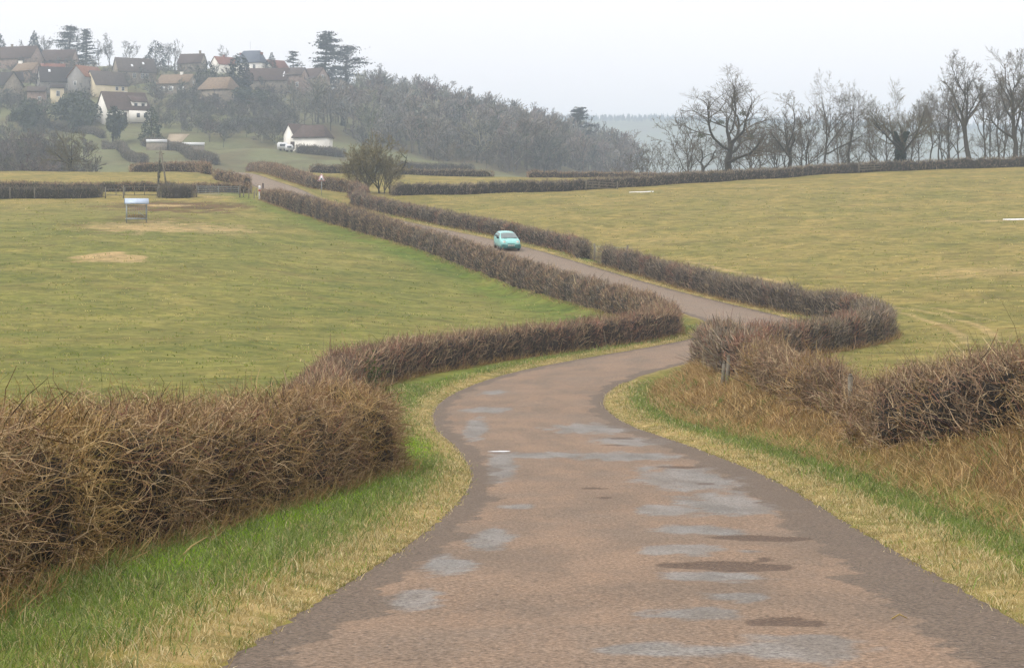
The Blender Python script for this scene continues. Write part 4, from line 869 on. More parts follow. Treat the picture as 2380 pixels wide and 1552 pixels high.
# bare trees on the skyline of the village and along the top of the wood
bt_ = []
for q in range(3):
    t, c = bare_tree(230 + q, 11, .26, 2.0, 9, .75, .55, k=(5,4,4,3), leader=.8, minr=.035, limb_len=.55, twg=[A(128,120,108,.42), A(112,106,96,.42)])
    bt_.append((mesh_obj('trunk', *t[:2], M['bark'], None, t[2], link=False), mesh_obj('crown', *c[:2], M['bark'], None, c[2], link=False), c[0][:, 2].max()))
def sky_tree(u, vt, Z, q, label, group, vb=None):
    b = at(u, Z); H = (YH - vt) / F * Z - b.z; s = H / bt_[q % 3][2]
    put_shared('bare_tree', bt_[q % 3][:2], label, b, q * 1.7, s, group, 'tree', min(1.3, max(.8, 8 / H)))
for q, (u, vt, Z) in enumerate([(300,95,740),(405,90,735),(252,78,745),(105,82,755),(45,92,750),(525,104,735),(390,98,742),(230,92,748),(700,140,715),(590,150,720)]):
    sky_tree(u, vt, Z, q, 'bare tree rising behind the village roofs', 'bare trees behind the village roofs')
for q, (u, vt, Z) in enumerate([(888,148,690),(870,160,700),(915,170,700),(950,178,690),(985,175,690),(1012,172,695),(1040,195,690),(1075,198,690),(1095,205,690),(1130,218,685),(1165,228,680),(1200,232,680),(1225,236,680),(1262,248,670),(1300,262,665),(1325,262,660),(1365,268,655),(1400,290,650),(1430,300,640),(1455,318,630),(1480,330,625),(1505,345,620)]):
    sky_tree(u, vt, Z, q + 2, 'bare tree standing up from the top edge of the wood', 'bare trees along the top of the wood')

# ---- the wood on the slope: one mass
protos = []
def lite_tree(seed, H=10, nl=10, k2=5, k3=5, w=.075, pal=None, low=.2, an=.65):
    rng = np.random.default_rng(seed); tp = np.zeros((1, 4, 3)); tp[0, :, 2] = np.linspace(0, H*.85, 4); tp[0, :, 0] = np.cumsum(rng.normal(0, .2, 4)); tr = np.array([[.17,.14,.1,.05]])
    pal = pal or [A(118,112,104,.62), A(102,98,92,.6), A(128,118,106,.62)]
    lb, lr, ll = grow(tp, tr, np.array([H*.42]), nl, low, .95, an, 1.0, 3, .8, .4, .6, rng)
    b2, r2, l2 = grow(lb, lr, ll, k2, .15, 1.0, .6, .6, 2, .4, .4, .7, rng); b3, r3, l3 = grow(b2, r2, l2, k3, .1, 1.0, .7, .75, 2, .4, .4, .7, rng)
    W = lambda P, h: np.full(P.shape[:2], h)
    return join([tubes(tp, tr, 3, np.array([A(116,110,100,.6)])), ribbons(lb, W(lb, .07), rng, pick(pal, [1,1,1], len(lb), rng)), ribbons(b2, W(b2, w*.9), rng, pick(pal, [1,1,1], len(b2), rng)), ribbons(b3, W(b3, w*.75), rng, pick(pal, [1,1,1], len(b3), rng))])
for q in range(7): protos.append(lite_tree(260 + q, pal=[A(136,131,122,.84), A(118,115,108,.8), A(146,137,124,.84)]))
protos_s = [lite_tree(270 + q, 10, 12, 4, 4, .12, low=.02, an=1.0) for q in range(4)]
def wood(name, label, pts, seed, hs=(8, 13), tint=(1, 1, 1), cat='wood', pro=None):
    rng = np.random.default_rng(seed); parts = []; pro = pro or protos
    for i, (x, y) in enumerate(pts):
        V, Fs, C = pro[rng.integers(0, len(pro))]; h = rng.uniform(*hs); a = rng.uniform(0, 6.28); s = h / 10
        ca, sa = math.cos(a), math.sin(a); w = rng.uniform(1.0, 1.6) * s
        W = np.stack([(V[:, 0]*ca - V[:, 1]*sa) * w + x, (V[:, 0]*sa + V[:, 1]*ca) * w + y, V[:, 2] * s + gz(x, y) - .3], 1)
        tn = rng.uniform(.72, 1.25) * (np.array(tint) + rng.normal(0, .05, 3))
        parts.append((W, Fs, np.clip(C * tn, 0, 1)))
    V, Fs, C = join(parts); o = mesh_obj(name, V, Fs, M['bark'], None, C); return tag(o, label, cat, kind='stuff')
rng = np.random.default_rng(270); P = []
def in_wood(u, v):           # picture-space outline of the wooded slope, turned into ground points below
    edge = np.interp(u, [600, 700, 800, 860, 905, 1000, 1110, 1300, 1500, 1560], [262, 300, 330, 345, 350, 372, 398, 405, 412, 412])
    topv = np.interp(u, [600, 700, 770, 850, 900, 1000, 1200, 1350, 1450, 1560], [300, 290, 272, 258, 240, 262, 318, 352, 380, 405]); return topv < v < edge
while len(P) < 520:
    u = rng.uniform(600, 1560); Z = rng.uniform(470, 720); x, y = xy(u, Z); v = YH - gz(x, y) * F / Z
    if in_wood(u, v): P.append((x, y))
Pu = []
while len(Pu) < 190:
    u = rng.uniform(620, 1560); Z = rng.uniform(440, 700); x, y = xy(u, Z); v = YH - gz(x, y) * F / Z
    if in_wood(u, v - 4) and rng.random() < .3 + .7 * (v > np.interp(u, [600, 900, 1560], [290, 325, 395])): Pu.append((x, y))
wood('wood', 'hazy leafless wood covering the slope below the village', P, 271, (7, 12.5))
wood('undergrowth', 'low grey undergrowth along the foot of the leafless wood', Pu, 274, (2.5, 5.0), cat='undergrowth', pro=protos_s)
P = []
while len(P) < 300:
    u = rng.uniform(-60, 640); Z = rng.uniform(420, 690); x, y = xy(u, Z); v = YH - gz(x, y) * F / Z
    if (v < 292 and v > 165 and not (212 < u < 350 and v > 218) and not (365 < u < 460 and 205 < v < 222)) or (u < 120 and 290 < v < 330) or (480 < u < 660 and 250 < v < 345): P.append((x, y))
while len(P) < 410:
    u = rng.uniform(365, 700); Z = rng.uniform(450, 600); x, y = xy(u, Z); v = YH - gz(x, y) * F / Z
    if 246 < v < np.interp(u, [365, 470, 560, 640, 700], [300, 318, 345, 340, 300]): P.append((x, y))
wood('scrub', 'grey leafless scrub and garden bushes between the village houses', P, 272, (2.2, 5.5), (.92, 1.0, .98), cat='scrub', pro=protos_s)
P = []
while len(P) < 170:
    u = rng.uniform(-40, 300); Z = rng.uniform(330, 420); x, y = xy(u, Z)
    if u < 130 + 90 * rng.random(): P.append((x, y))
wood('thicket', 'brown bare thicket in the hollow behind the pollard tree', P, 273, (3.0, 6.5), (1.0, .97, .9), cat='wood', pro=protos_s)
far_hedge('dark hedgerow running down the meadow behind the brow', [(245,342),(290,360),(335,380)], 2.0, 2.2, 281, z0=370)
far_hedge('dark hedgerow below the long white retaining wall', [(335,338),(400,350),(470,372),(500,384)], 2.0, 2.4, 282, z0=370)
far_hedge('dark hedgerow along the track left below the white house', [(20,282),(90,292),(170,308),(240,322)], 1.8, 2.0, 283, z0=400)
far_hedge('dark hedge at the foot of the garden of the white barn', [(690,356),(740,360),(800,366)], 2.2, 2.4, 284, z0=400)
far_hedge('low hedge across the meadow below the wood', [(930,392),(1010,396),(1100,400)], 1.6, 1.8, 285, z0=370)
# distant ridge: serrated conifer forest on the skyline
rng = np.random.default_rng(290); n = 2400; x = rng.uniform(-60, 720, n); y = 2600 + rng.uniform(-160, 25, n); z = zground(x, y)
h = rng.uniform(3.5, 8.5, n); r = h * .26; a = rng.uniform(0, 6.28, n)
V = np.stack([np.stack([x + r*np.cos(a+t), y + r*np.sin(a+t), z - 2], 1) for t in (0, 2.1, 4.2)] + [np.stack([x, y, z + h], 1)], 1).reshape(-1, 3); i = np.arange(n) * 4
far = mesh_obj('forest', V, np.concatenate([np.stack([i, i+1, i+3], 1), np.stack([i+1, i+2, i+3], 1), np.stack([i+2, i, i+3], 1)]), M['needle'], None, np.repeat(pick(EV, [3,3,1,2], n, rng), 4, axis=0))
tag(far, 'blue distant conifer forest on the far ridge', 'forest', kind='stuff')

# ------------------------------------------------------------------ village
W_ = {'white': mat_plain('white_render', A(240,236,226,.92), .85, .06, .8), 'cream': mat_plain('cream_render', A(226,212,178,.85), .85, .08, .8),
      'stone': mat_plain('rubble_stone', A(160,148,130,.6), .9, .25, 1.6), 'pink': mat_plain('pinkish_stone', A(168,146,132,.6), .9, .25, 1.6), 'grey': mat_plain('grey_render', A(168,164,158,.6), .9, .12, 1.0)}
R_ = {'brown': mat_plain('brown_tiles', A(112,92,82,.5), .85, .2, 1.5), 'grey': mat_plain('grey_brown_tiles', A(120,108,100,.5), .85, .2, 1.5), 'orange': mat_plain('orange_tiles', A(178,128,102,.52), .85, .18, 1.5),
      'tan': mat_plain('tan_tiles', A(170,146,120,.52), .85, .2, 1.5), 'slate': mat_plain('slate_roof', A(118,128,146,.5), .6, .12, 1.5), 'red': mat_plain('red_tiles', A(168,112,92,.5), .85, .18, 1.5), 'dark': mat_plain('dark_tiles', A(88,78,74,.45), .85, .2, 1.5)}
M['glass'] = mat_plain('window_glass', (.05,.06,.07), .2, .2, 1, spec=.5); M['frame'] = mat_plain('window_frame_paint', (.7,.7,.68), .6, .05, 1)
M['door'] = mat_plain('dark_wood_door', A(86,62,54,.4), .8, .2, 3); M['brick'] = mat_plain('brick_chimney', A(176,112,92,.5), .9, .2, 5)
M['skylight'] = mat_plain('skylight_glass', (.75,.78,.82), .2, .05, 1, spec=.6)
def house(label, u, v, Z, rot, L, W, wh, rh, wall, roof, hip=0.0, ops=(), chim=(), sky=(), name='house', cat='house', over=.35, roof2=None):
    b = at(u, Z) if v is None else hill(u, v, Z - 60, Z + 160)
    e = empty(name, b, math.radians(rot), label, cat); lo = -4.0
    m = MB(); hl, hw = L/2, W/2
    if hip == 0:
        m.prism([(-hw, lo), (hw, lo), (hw, wh), (0, wh + rh - .05), (-hw, wh)], -hl, hl, 'x')
    else: m.box(-hl, hl, -hw, hw, lo, wh)
    m.build('wall', W_[wall], e)
    m = MB(); o = over; t = .22; k = rh / hw; zl = wh - o * k
    rl = hl + (o * .6 if hip == 0 else o); hp = hip * hl
    for sgn in (-1, 1):
        P = [(-rl, sgn*(hw+o), zl), (rl, sgn*(hw+o), zl), (rl-hp, 0, wh+rh), (-rl+hp, 0, wh+rh)]
        Q = [(x, y, z+t) for x, y, z in P]; f = [(0,1,2,3),(7,6,5,4),(0,4,5,1),(1,5,6,2),(3,7,4,0)]
        m.add(P + Q, f if sgn < 0 else [tuple(reversed(x)) for x in f])
    if hip:
        for sx in (-1, 1):
            P = [(sx*rl, -hw-o, zl), (sx*rl, hw+o, zl), (sx*(rl-hp), 0, wh+rh)]; m.add(P + [(x, y, z+t) for x, y, z in P], [(0,1,2),(3,5,4),(0,3,4,1)])
    ro = m.build('roof', R_[roof], e)
    for (x, y, w, h) in chim:
        m = MB(); zt = wh + rh * max(0, 1 - abs(y)/hw); m.box(x-w/2, x+w/2, y-.3, y+.3, zt-.8, zt+h); m.box(x-w/2-.06, x+w/2+.06, y-.36, y+.36, zt+h, zt+h+.12)
        m.build('chimney', M['brick'] if roof in ('slate', 'red') else (W_['white'] if wall == 'white' or roof == 'tan' else W_['stone']), ro)
    for (x, f, w, h) in sky:         # skylight on the front slope: x along, f up the slope
        y = -hw * (1-f); z = wh + rh * f + t; m = MB(); dy = h * hw / math.hypot(hw, rh); dz = h * rh / math.hypot(hw, rh)
        P = [(x-w/2, y-dy/2, z-dz/2+.05), (x+w/2, y-dy/2, z-dz/2+.05), (x+w/2, y+dy/2, z+dz/2+.05), (x-w/2, y+dy/2, z+dz/2+.05)]
        m.add(P + [(a, c, d-.2) for a, c, d in P], [(0,1,2,3),(0,4,5,1),(1,5,6,2),(2,6,7,3),(3,7,4,0)]); m.build('skylight', M['skylight'], ro)
    for (side, x, z, w, h, kind) in ops:     # openings on 'f' front, 'l' left gable, 'r' right gable
        m, m2 = MB(), MB(); fw = .1
        def bx(mm, a0, a1, z0, z1, d0, d1):
            if side == 'f': mm.box(a0, a1, -hw-d1, -hw-d0, z0, z1)
            elif side == 'l': mm.box(-hl-d1, -hl-d0, a0, a1, z0, z1)
            else: mm.box(hl+d0, hl+d1, a0, a1, z0, z1)
        if kind == 'door': bx(m, x-w/2, x+w/2, z, z+h, -.05, .06); m.build('door', M['door'], e); continue
        bx(m, x-w/2-fw, x+w/2+fw, z-fw, z, -.05, .09); bx(m, x-w/2-fw, x+w/2+fw, z+h, z+h+fw, -.05, .09)
        bx(m, x-w/2-fw, x-w/2, z, z+h, -.05, .09); bx(m, x+w/2, x+w/2+fw, z, z+h, -.05, .09); bx(m, x-.04, x+.04, z, z+h, .03, .07)
        if kind == 'shut':
            bx(m, x-w/2-fw-.5, x-w/2-fw, z, z+h, -.05, .07); bx(m, x+w/2+fw, x+w/2+fw+.5, z, z+h, -.05, .07)
        wdw = m.build('window', M['frame'], e); bx(m2, x-w/2, x+w/2, z, z+h, -.05, .03); m2.build('pane', M['glass'], wdw)
    return e
w3 = lambda z, xs, w=.9, h=1.2, k='win', s='f': [(s, x, z, w, h, k) for x in xs]
H1 = house('white house with a steep brown roof, big gable wall and a dormer', 286, 281, 492, 33, 12.5, 9.0, 2.8, 4.9, 'white', 'brown', ops=w3(.9, [1.6, 3.9], .8, 1.1) + [('f', -1.2, 0, 1.0, 2.0, 'door')], chim=[(1.0, .6, .8, .9)])
m = MB(); m.box(1.2, 5.6, -3.6, 0, 3.0, 5.2); m.box(-.2, 5.75, -5.3, -4.502, -.6, 2.55); dm = m.build('dormer', W_['white'], H1)
m = MB(); P = [(.9,-4.0,5.2),(5.75,-4.0,5.2),(5.75,0.2,7.6),(.9,0.2,7.6)]; m.add(P + [(a, b_, c-.2) for a, b_, c in P], [(0,1,2,3),(7,6,5,4),(0,4,5,1),(1,5,6,2),(2,6,7,3),(3,7,4,0)]); m.build('dormer_roof', R_['brown'], dm)
for x in (2.3, 4.4):
    m = MB(); m.box(x-.45, x+.45, -3.67, -3.5, 3.6, 4.7); m.build('window', M['glass'], dm); m = MB(); m.box(x-.45, x+.45, -5.37, -5.25, .7, 1.9); m.build('window', M['glass'], dm)
house('grey roofed house with a small cream end wall above the white house', 246, 216, 570, 40, 11, 7.5, 2.3, 4.2, 'cream', 'grey', ops=w3(.6, [1.8, 3.9], .8, 1.1))
house('house with a bright orange tiled roof slope and grey gable', 202, 212, 585, 62, 10, 7.0, 4.2, 3.4, 'grey', 'orange', ops=[('l', .4, 1.5, .9, 1.2, 'win')])
house('long grey roofed house with white framed windows below the cypress', 312, 192, 620, 28, 13, 8.2, 3.4, 4.6, 'stone', 'grey', ops=w3(1.2, [-1.2, 1.6, 3.2], .9, 1.5), sky=[(-1.5, .4, .7, 1.0), (2.6, .6, .7, 1.0)])
house('cottage with a tan tiled roof, white chimney and pale shutters', 412, 219, 600, -18, 11.5, 7, 3.3, 2.9, 'stone', 'tan', ops=w3(.9, [-3.6, -.6, 3.2], .9, 1.3, 'shut') + w3(3.2, [0], .6, .8, 'win', 'r'), chim=[(1.6, 0, .8, .9)])
house('stone barn with a big hipped tan grey roof and dark brown door', 510, 243, 572, -24, 10.5, 8, 4.6, 3.6, 'stone', 'tan', hip=.3, ops=[('f', 1.2, 0, 2.2, 2.9, 'door'), ('f', -3.4, 0, .9, 2.0, 'door')])
house('long brown roofed barn with a pale stripe on its roof', 622, 212, 625, -6, 14.5, 8, 3.4, 4.0, 'stone', 'brown', sky=[(6.0, .45, .35, 2.6)])
house('tall stone house with a square front beside the long brown barn', 682, 215, 612, -14, 8, 7, 5.6, 2.4, 'pink', 'grey', ops=[('f', 2.6, 1.6, .8, 1.4, 'win')])
house('brown roofed house with a gable window below the tallest cedar', 728, 208, 628, -38, 9.5, 7, 3.6, 3.6, 'pink', 'brown', ops=[('r', -.4, 3.6, .8, 1.2, 'win')])
MAN = house('manor with a blue slate roof, two brick chimneys and white walls', 585, 168, 712, -16, 9.2, 7.6, 3.4, 4.2, 'white', 'slate', hip=.35, ops=w3(.8, [-2.6, 0, 2.6], .9, 1.6), chim=[(-4.1, -.6, .9, .0), (4.1, -.6, 1.0, .0)])
m = MB(); m.bar((-.6,0,7.4), (-.6,0,11.2), .05, 5, .03); m.bar((-1.0,0,10.6), (-.2,0,10.6), .03, 4); m.build('antenna', M['galv'], MAN)
house('white gabled cottage with a red tiled roof below the ragged pine', 640, 170, 690, 42, 7.5, 6.4, 2.4, 2.8, 'white', 'red', ops=[('l', .3, .4, .8, 1.2, 'win')])
house('small cottage with an orange red roof between evergreens and the manor', 520, 168, 700, 40, 8, 6.4, 2.6, 2.8, 'white', 'red', chim=[(0, 0, .7, .8)])
house('brown roofed house with a ridge chimney below the bare skyline tree', 447, 166, 700, -12, 9, 7, 2.8, 3.4, 'stone', 'brown', chim=[(3.0, 0, .7, 1.2)])
house('long dark brown roof with a pale gable end at the far end of the village', 42, 157, 690, -20, 16, 8, 3.0, 4.2, 'pink', 'brown', chim=[(-2.5, 0, .7, .9)], ops=[('f', 3.5, .6, .9, 1.2, 'win')])
house('brown tiled house below the big twin headed cedar', 138, 160, 680, -8, 12, 8, 2.6, 4.0, 'pink', 'brown', ops=w3(.6, [2.6], .8, 1.2))
house('low pale blue flat roofed outbuilding among brown roofs', 200, 160, 660, 4, 7.2, 3.0, 1.7, .25, 'white', 'slate', name='outbuilding', cat='outbuilding')
house('house with a tan roof and white chimney beside dark roofs', 66, 190, 620, -24, 8, 6.4, 3.4, 2.6, 'pink', 'tan', chim=[(-3.2, 0, 1.4, .8)])
house('dark roofed stone house with a skylight at the edge of the village', 8, 232, 575, -35, 9.5, 7.5, 4.2, 4.0, 'stone', 'dark', sky=[(-1, .5, .7, 1.1)], ops=[('f', 1.5, 1.4, .9, 1.3, 'win')])
house('long low reddish roofed house behind the dark roofed one', 112, 182, 640, 6, 11, 6.5, 2.4, 2.2, 'cream', 'red', ops=w3(.6, [1.0, 3.6], .8, 1.1))
house('dark steep roofed house above the narrow cream house', 130, 212, 600, 22, 10.5, 8, 2.8, 4.6, 'grey', 'dark', sky=[(-2.2, .7, .7, 1.1)], ops=w3(.8, [3.2], .9, 1.2))
house('narrow cream house with a tall window below the dark steep roof', 133, 237, 565, 12, 4.0, 4.4, 4.2, 1.3, 'cream', 'dark', ops=[('f', .3, 1.6, .9, 1.5, 'win')])
house('tall narrow pinkish stone house with a door at the meadow edge', 86, 264, 528, 10, 5.0, 6, 6.2, 1.4, 'pink', 'grey', ops=[('f', -.6, 0, .9, 2.0, 'door'), ('f', .9, 3.6, .7, 1.0, 'win')])
house('stone house with a grey roof left of the pinkish one', 22, 222, 596, 18, 8, 6, 4.4, 2.6, 'stone', 'dark', ops=w3(1.4, [-1.5, 1.5], .8, 1.2))
house('white barn with a hipped brown roof standing alone below the wood', 727, 353, 516, -14, 8.2, 6.2, 3.6, 2.8, 'white', 'brown', hip=.38, ops=[('f', -4.2, .6, 1.0, 1.8, 'door')], cat='barn', name='barn')
house('small white annex with a brown roof beside the lone white barn', 690, 346, 522, 38, 5.0, 4.6, 3.6, 2.4, 'white', 'brown', cat='barn', name='barn')
# white slabs, ramp, vehicles and garden walls on the slope
def slab(label, u0, v0, u1, v1, Z, h, d, mat, name='retaining_wall', cat='wall'):
    a = Vector((*xy(u0, Z), (YH - v0)/F*Z)); b = Vector((*xy(u1, Z), (YH - v1)/F*Z)); c = (a + b) / 2; g = min(gz(a.x, a.y), gz(b.x, b.y))
    e = empty(name, (c.x, c.y, g), math.atan2(b.y-a.y, b.x-a.x), label, cat); hl = (b - a).length / 2; m = MB()
    m.box(-hl, hl, -d/2, d/2, c.z - g - h, c.z - g); m.build('coping', mat, e)
    m = MB(); m.box(-hl, hl, -d/2 + .1, d/2 - .1, -1.2, c.z - g - h - .003); m.build('wall', W_['stone'], e); return e
slab('long white topped terrace wall left of the sandy ramp', 340, 323, 388, 326, 470, .75, .6, M['white'])
slab('white topped terrace wall right of the sandy ramp', 418, 330, 475, 333, 470, .75, .6, M['white'])
slab('grey garden wall below the stone barn with the brown door', 505, 243, 580, 246, 560, .5, .5, W_['stone'], 'garden_wall')
rng = np.random.default_rng(300); b = hill(400, 336, 440, 540); m = MB()
for i in range(6):
    f = i / 6; x0, x1 = -1.9 - .7*f**2, 1.7 + .9*f**.6; y = 10*f; zz = gz(b.x, b.y + y) - b.z
    y2 = y + 10/6; z2 = gz(b.x, b.y + y2) - b.z; f2 = (i+1)/6
    m.add([(x0, y, zz+.12), (x1, y, zz+.12), (1.7+.9*f2**.6, y2, z2+.12), (-1.9-.7*f2**2, y2, z2+.12), (x0, y, zz-1), (x1, y, zz-1), (1.7+.9*f2**.6, y2, z2-1), (-1.9-.7*f2**2, y2, z2-1)], [(0,1,2,3),(4,5,1,0),(1,5,6,2),(4,0,3,7)])
o = m.build('ramp', mat_plain('sandy_gravel', A(206,188,160,.6), .95, .12, 2)); o.location = b; tag(o, 'sandy ramp between the two white topped terrace walls', 'ramp')
def caravan(label, u, v, L, W, h, rot):
    b = hill(u, v, 440, 640); e = empty('caravan', b, math.radians(rot), label, 'caravan'); m = MB()
    m.prism([(-L/2, .45), (L/2, .45), (L/2, h-.5), (L/2-.4, h), (-L/2+.3, h), (-L/2, h-.3)], -W/2, W/2); m.build('body', M['white'], e)
    m = MB(); m.box(-L/4, L/4, -W/2-.02, -W/2+.02, h*.55, h*.8); m.build('window', M['glass'], e)
    for x in (-.5, .5): m = MB(); m.bar((x, -W/2+.05, .3), (x, -W/2+.3, .3), .3, 12); m.build('wheel', M['black'], e)
caravan('white caravan parked left of the lone white barn', 657, 351, 2.6, 1.8, 2.0, 4)
caravan('smaller pale caravan between the white one and the barn', 672, 354, 2.0, 1.6, 1.8, 8)

# ------------------------------------------------------------------ pasture furniture
# hay feeder
fb = hit(317, 518, 130, 210); fe = empty('hay_feeder', fb, math.radians(14), 'steel hay feeder with a curved bluish roof standing on trampled straw', 'feeder')
L, W, Ht = 1.9, 1.5, 2.05; m = MB(); n = 9; pr = [(W*.62*math.cos(a), 1.72 + .5*math.sin(a)) for a in np.linspace(0, math.pi, n)]
pr = [(p[0], p[1]) for p in pr] + [(p[0]*.97, p[1]-.03) for p in reversed(pr)]
Vv = [(-L*.56, y, z) for y, z in pr] + [(L*.56, y, z) for y, z in pr]; N_ = len(pr)
m.add(Vv, [(i, i+1, N_+i+1, N_+i) for i in range(N_-1)] + [(N_-1, 0, N_, 2*N_-1)] + [(i, N_-1-i, N_-2-i, i+1) for i in range(n-1)] + [(N_+i+1, N_+N_-2-i, N_+N_-1-i, N_+i) for i in range(n-1)]); m.build('roof', M['steel_roof'], fe)
for sx in (-1, 1):
    for sy in (-1, 1): m = MB(); m.bar((sx*L*.47, sy*W*.45, -.05), (sx*L*.47, sy*W*.45, 1.8), .03); m.build('post', M['galv'], fe)
for sy in (-1, 1):
    for z in (.42, 1.55): m = MB(); m.bar((-L*.47, sy*W*.45, z), (L*.47, sy*W*.45, z), .025); m.build('rail', M['galv'], fe)
    for i in range(9): x = -L*.47 + L*.94*(i+.5)/9; m = MB(); m.bar((x, sy*W*.45, .42), (x, sy*W*.45, 1.55), .011, 4); m.build('bar', M['galv'], fe)
for sx in (-1, 1):
    for z in (.42, 1.55): m = MB(); m.bar((sx*L*.47, -W*.45, z), (sx*L*.47, W*.45, z), .025); m.build('rail', M['galv'], fe)
    for i in range(6): y = -W*.45 + W*.9*(i+.5)/6; m = MB(); m.bar((sx*L*.47, y, .42), (sx*L*.47, y, 1.55), .011, 4); m.build('bar', M['galv'], fe)
m = MB(); m.box(-L*.5, L*.5, -W*.48, W*.48, .3, .4); m.build('tray', M['galv'], fe)
m = MB(); m.bar((.1, -W*.5, 1.0), (.85, -W*.5, .45), .03); m.build('brace', M['galv'], fe)
rng = np.random.default_rng(301); c = rng.uniform(-1, 1, (700, 3)) * [L*.42, W*.38, .2] + [0, 0, .55]; V_, F_, C_ = shards(c, .1, rng, pick(*HP['dead'], 700, rng), aspect=.3); mesh_obj('hay', V_, F_, M['leaf'], fe, C_)['kind'] = 'stuff'

def bar_gate(label, a, b, h, n, mat, name='field_gate', posts=True, r=.03, uprights=(0, .5, 1)):
    a, b = Vector(a), Vector(b); L = (b-a).length; e = empty(name, a, math.atan2(b.y-a.y, b.x-a.x), label, 'gate'); dz = b.z - a.z
    for i in range(n): z = .35 + (h-.35)*i/(n-1); m = MB(); m.bar((.1, 0, z), (L-.1, 0, z + dz), r); m.build('rail', mat, e)
    for f in uprights: x = .1 + (L-.2)*f; m = MB(); m.bar((x, 0, .3 + dz*f), (x, 0, h + dz*f), r); m.build('upright', mat, e)
    if posts:
        for x, zz in ((-.06, 0), (L+.06, dz)): m = MB(); m.bar((x, 0, zz-.3), (x, 0, zz+h+.22), .075, 8); m.build('post', M['wood'], e)
    return e
bar_gate('galvanised five bar field gate at the corner by the red and white post', hit(458, 458, 150, 260), hit(556, 459, 150, 260), 1.2, 5, M['galv'])
bar_gate('weathered two rail wooden gate behind the hay feeder', hit(288, 461, 150, 260), hit(368, 460, 150, 260), 1.25, 2, M['wood'], r=.04, uprights=(0, .3, .6, 1))
bar_gate('old two rail fence panel ending at the dark hedge', hit(246, 461, 150, 260), hit(286, 461, 150, 260), 1.0, 2, M['wood'], 'rail_fence', r=.04, uprights=(.6,))
bar_gate('thin rail gate standing open in the gap of the roadside hedge', (6.3, 145.2, gz(6.3, 145.2)), (8.9, 147.8, gz(8.9, 147.8)), 1.15, 3, M['galv'], r=.02)
g_ = hit(1993, 402, 180, 300); g2 = hit(2105, 397, 180, 300)
bar_gate('pale wooden rails closing a gap in the dark hedge under the ivy tree', g_ + Vector((0,-1.1,0)), g2 + Vector((0,-1.1,0)), 1.0, 3, M['wood'], 'rail_fence', r=.06, uprights=(.3, .7))
g_ = hit(1362, 442, 180, 300); g2 = hit(1432, 440, 180, 300)
bar_gate('broken dark wooden rails leaning in the hedge of the right pasture', g_ + Vector((0,-1.1,0)), g2 + Vector((0,-1.1,-.3)), 1.0, 3, M['wood'], 'rail_fence', r=.05, uprights=(.4,))
def post(label, p, h, r, lean=(0, 0), mat=None, group=None):
    o = MB(); o.bar((0,0,-.3), (lean[0]*h, lean[1]*h, h), r, 8, r*.85); o.bar((lean[0]*h, lean[1]*h, h), (lean[0]*(h+.05), lean[1]*(h+.05), h+.05), r*.85, 8, r*.45)
    o = o.build('fence_post', mat or M['wood']); o.location = p; return tag(o, label, 'post', group)
rng = np.random.default_rng(310)
for u, Zz in [(566,217),(578,216),(590,215),(596,220),(584,223)]:
    post('short grey fence post near the red and white marker at the crossroads', at(u, Zz), rng.uniform(.9, 1.15), .06, rng.normal(0, .05, 2), group='posts by the crossroads marker')
for (u, Zz, h, ln, lab) in [(1895, 41.0, .72, (.16, .02), 'leaning grey fence post at the end of the bramble thicket'), (1929, 40.0, .66, (-.04, 0), 'pale fence post in the open gap of the right bank'), (1974, 37.4, .8, (.02, .02), 'weathered fence post at the end of the dark thorn hedge'),
                            (1688, 50.0, .85, (.06, 0), 'thin grey fence post among the brown stems of the roadside corner'), (1757, 48.5, .8, (-.03, 0), 'mossy fence post half hidden in the brambles'), (1800, 46.5, .8, (0, .02), 'low broken fence post in the brambles'), (1676, 50.3, .7, (.1, 0), 'leaning stake beside the thin grey fence post')]:
    post(lab, at(u, Zz), h, .055, ln)
for (u, v_) in [(28,462),(85,462)]:
    post('pale fence post in front of the dark hedge across the left pasture', hit(u, v_, 150, 260) + Vector((0,-.9,0)), 1.2, .07, group='posts of the dark left hedge')
# electricity A-frame pole with ivy
pb = at(371, 224); pe = empty('utility_pole', pb, 0, 'tall wooden A-frame utility pole wrapped in ivy behind the gates', 'pole'); top = (YH - 352)/F*224 - pb.z
for x0, x1 in ((-.28, .02), (.95, .18)):
    m = MB(); m.bar((x0, 0, -.3), (x1, 0, top), .11, 8, .085); m.build('leg', M['wood'], pe)
m = MB(); m.bar((-.45, 0, top-.15), (.55, 0, top-.3), .045); m.bar((.1, 0, top), (.1, 0, top+.45), .03); m.build('crossarm', M['wood'], pe)
rng = np.random.default_rng(311); n = 500; z = rng.uniform(1.1, 4.2, n); r = .15 * np.exp(-((z-2.6)/1.0)**2) + .05; a = rng.uniform(0, 6.28, n)
c = np.stack([-.2 + .05*z + r*np.cos(a)*rng.random(n)**.4, r*np.sin(a), z], 1); V_, F_, C_ = shards(c, .07, rng, pick([A(74,82,58,.38), A(90,94,66,.38)], [1,1], n, rng)); mesh_obj('ivy', V_, F_, M['needle'], pe, C_)
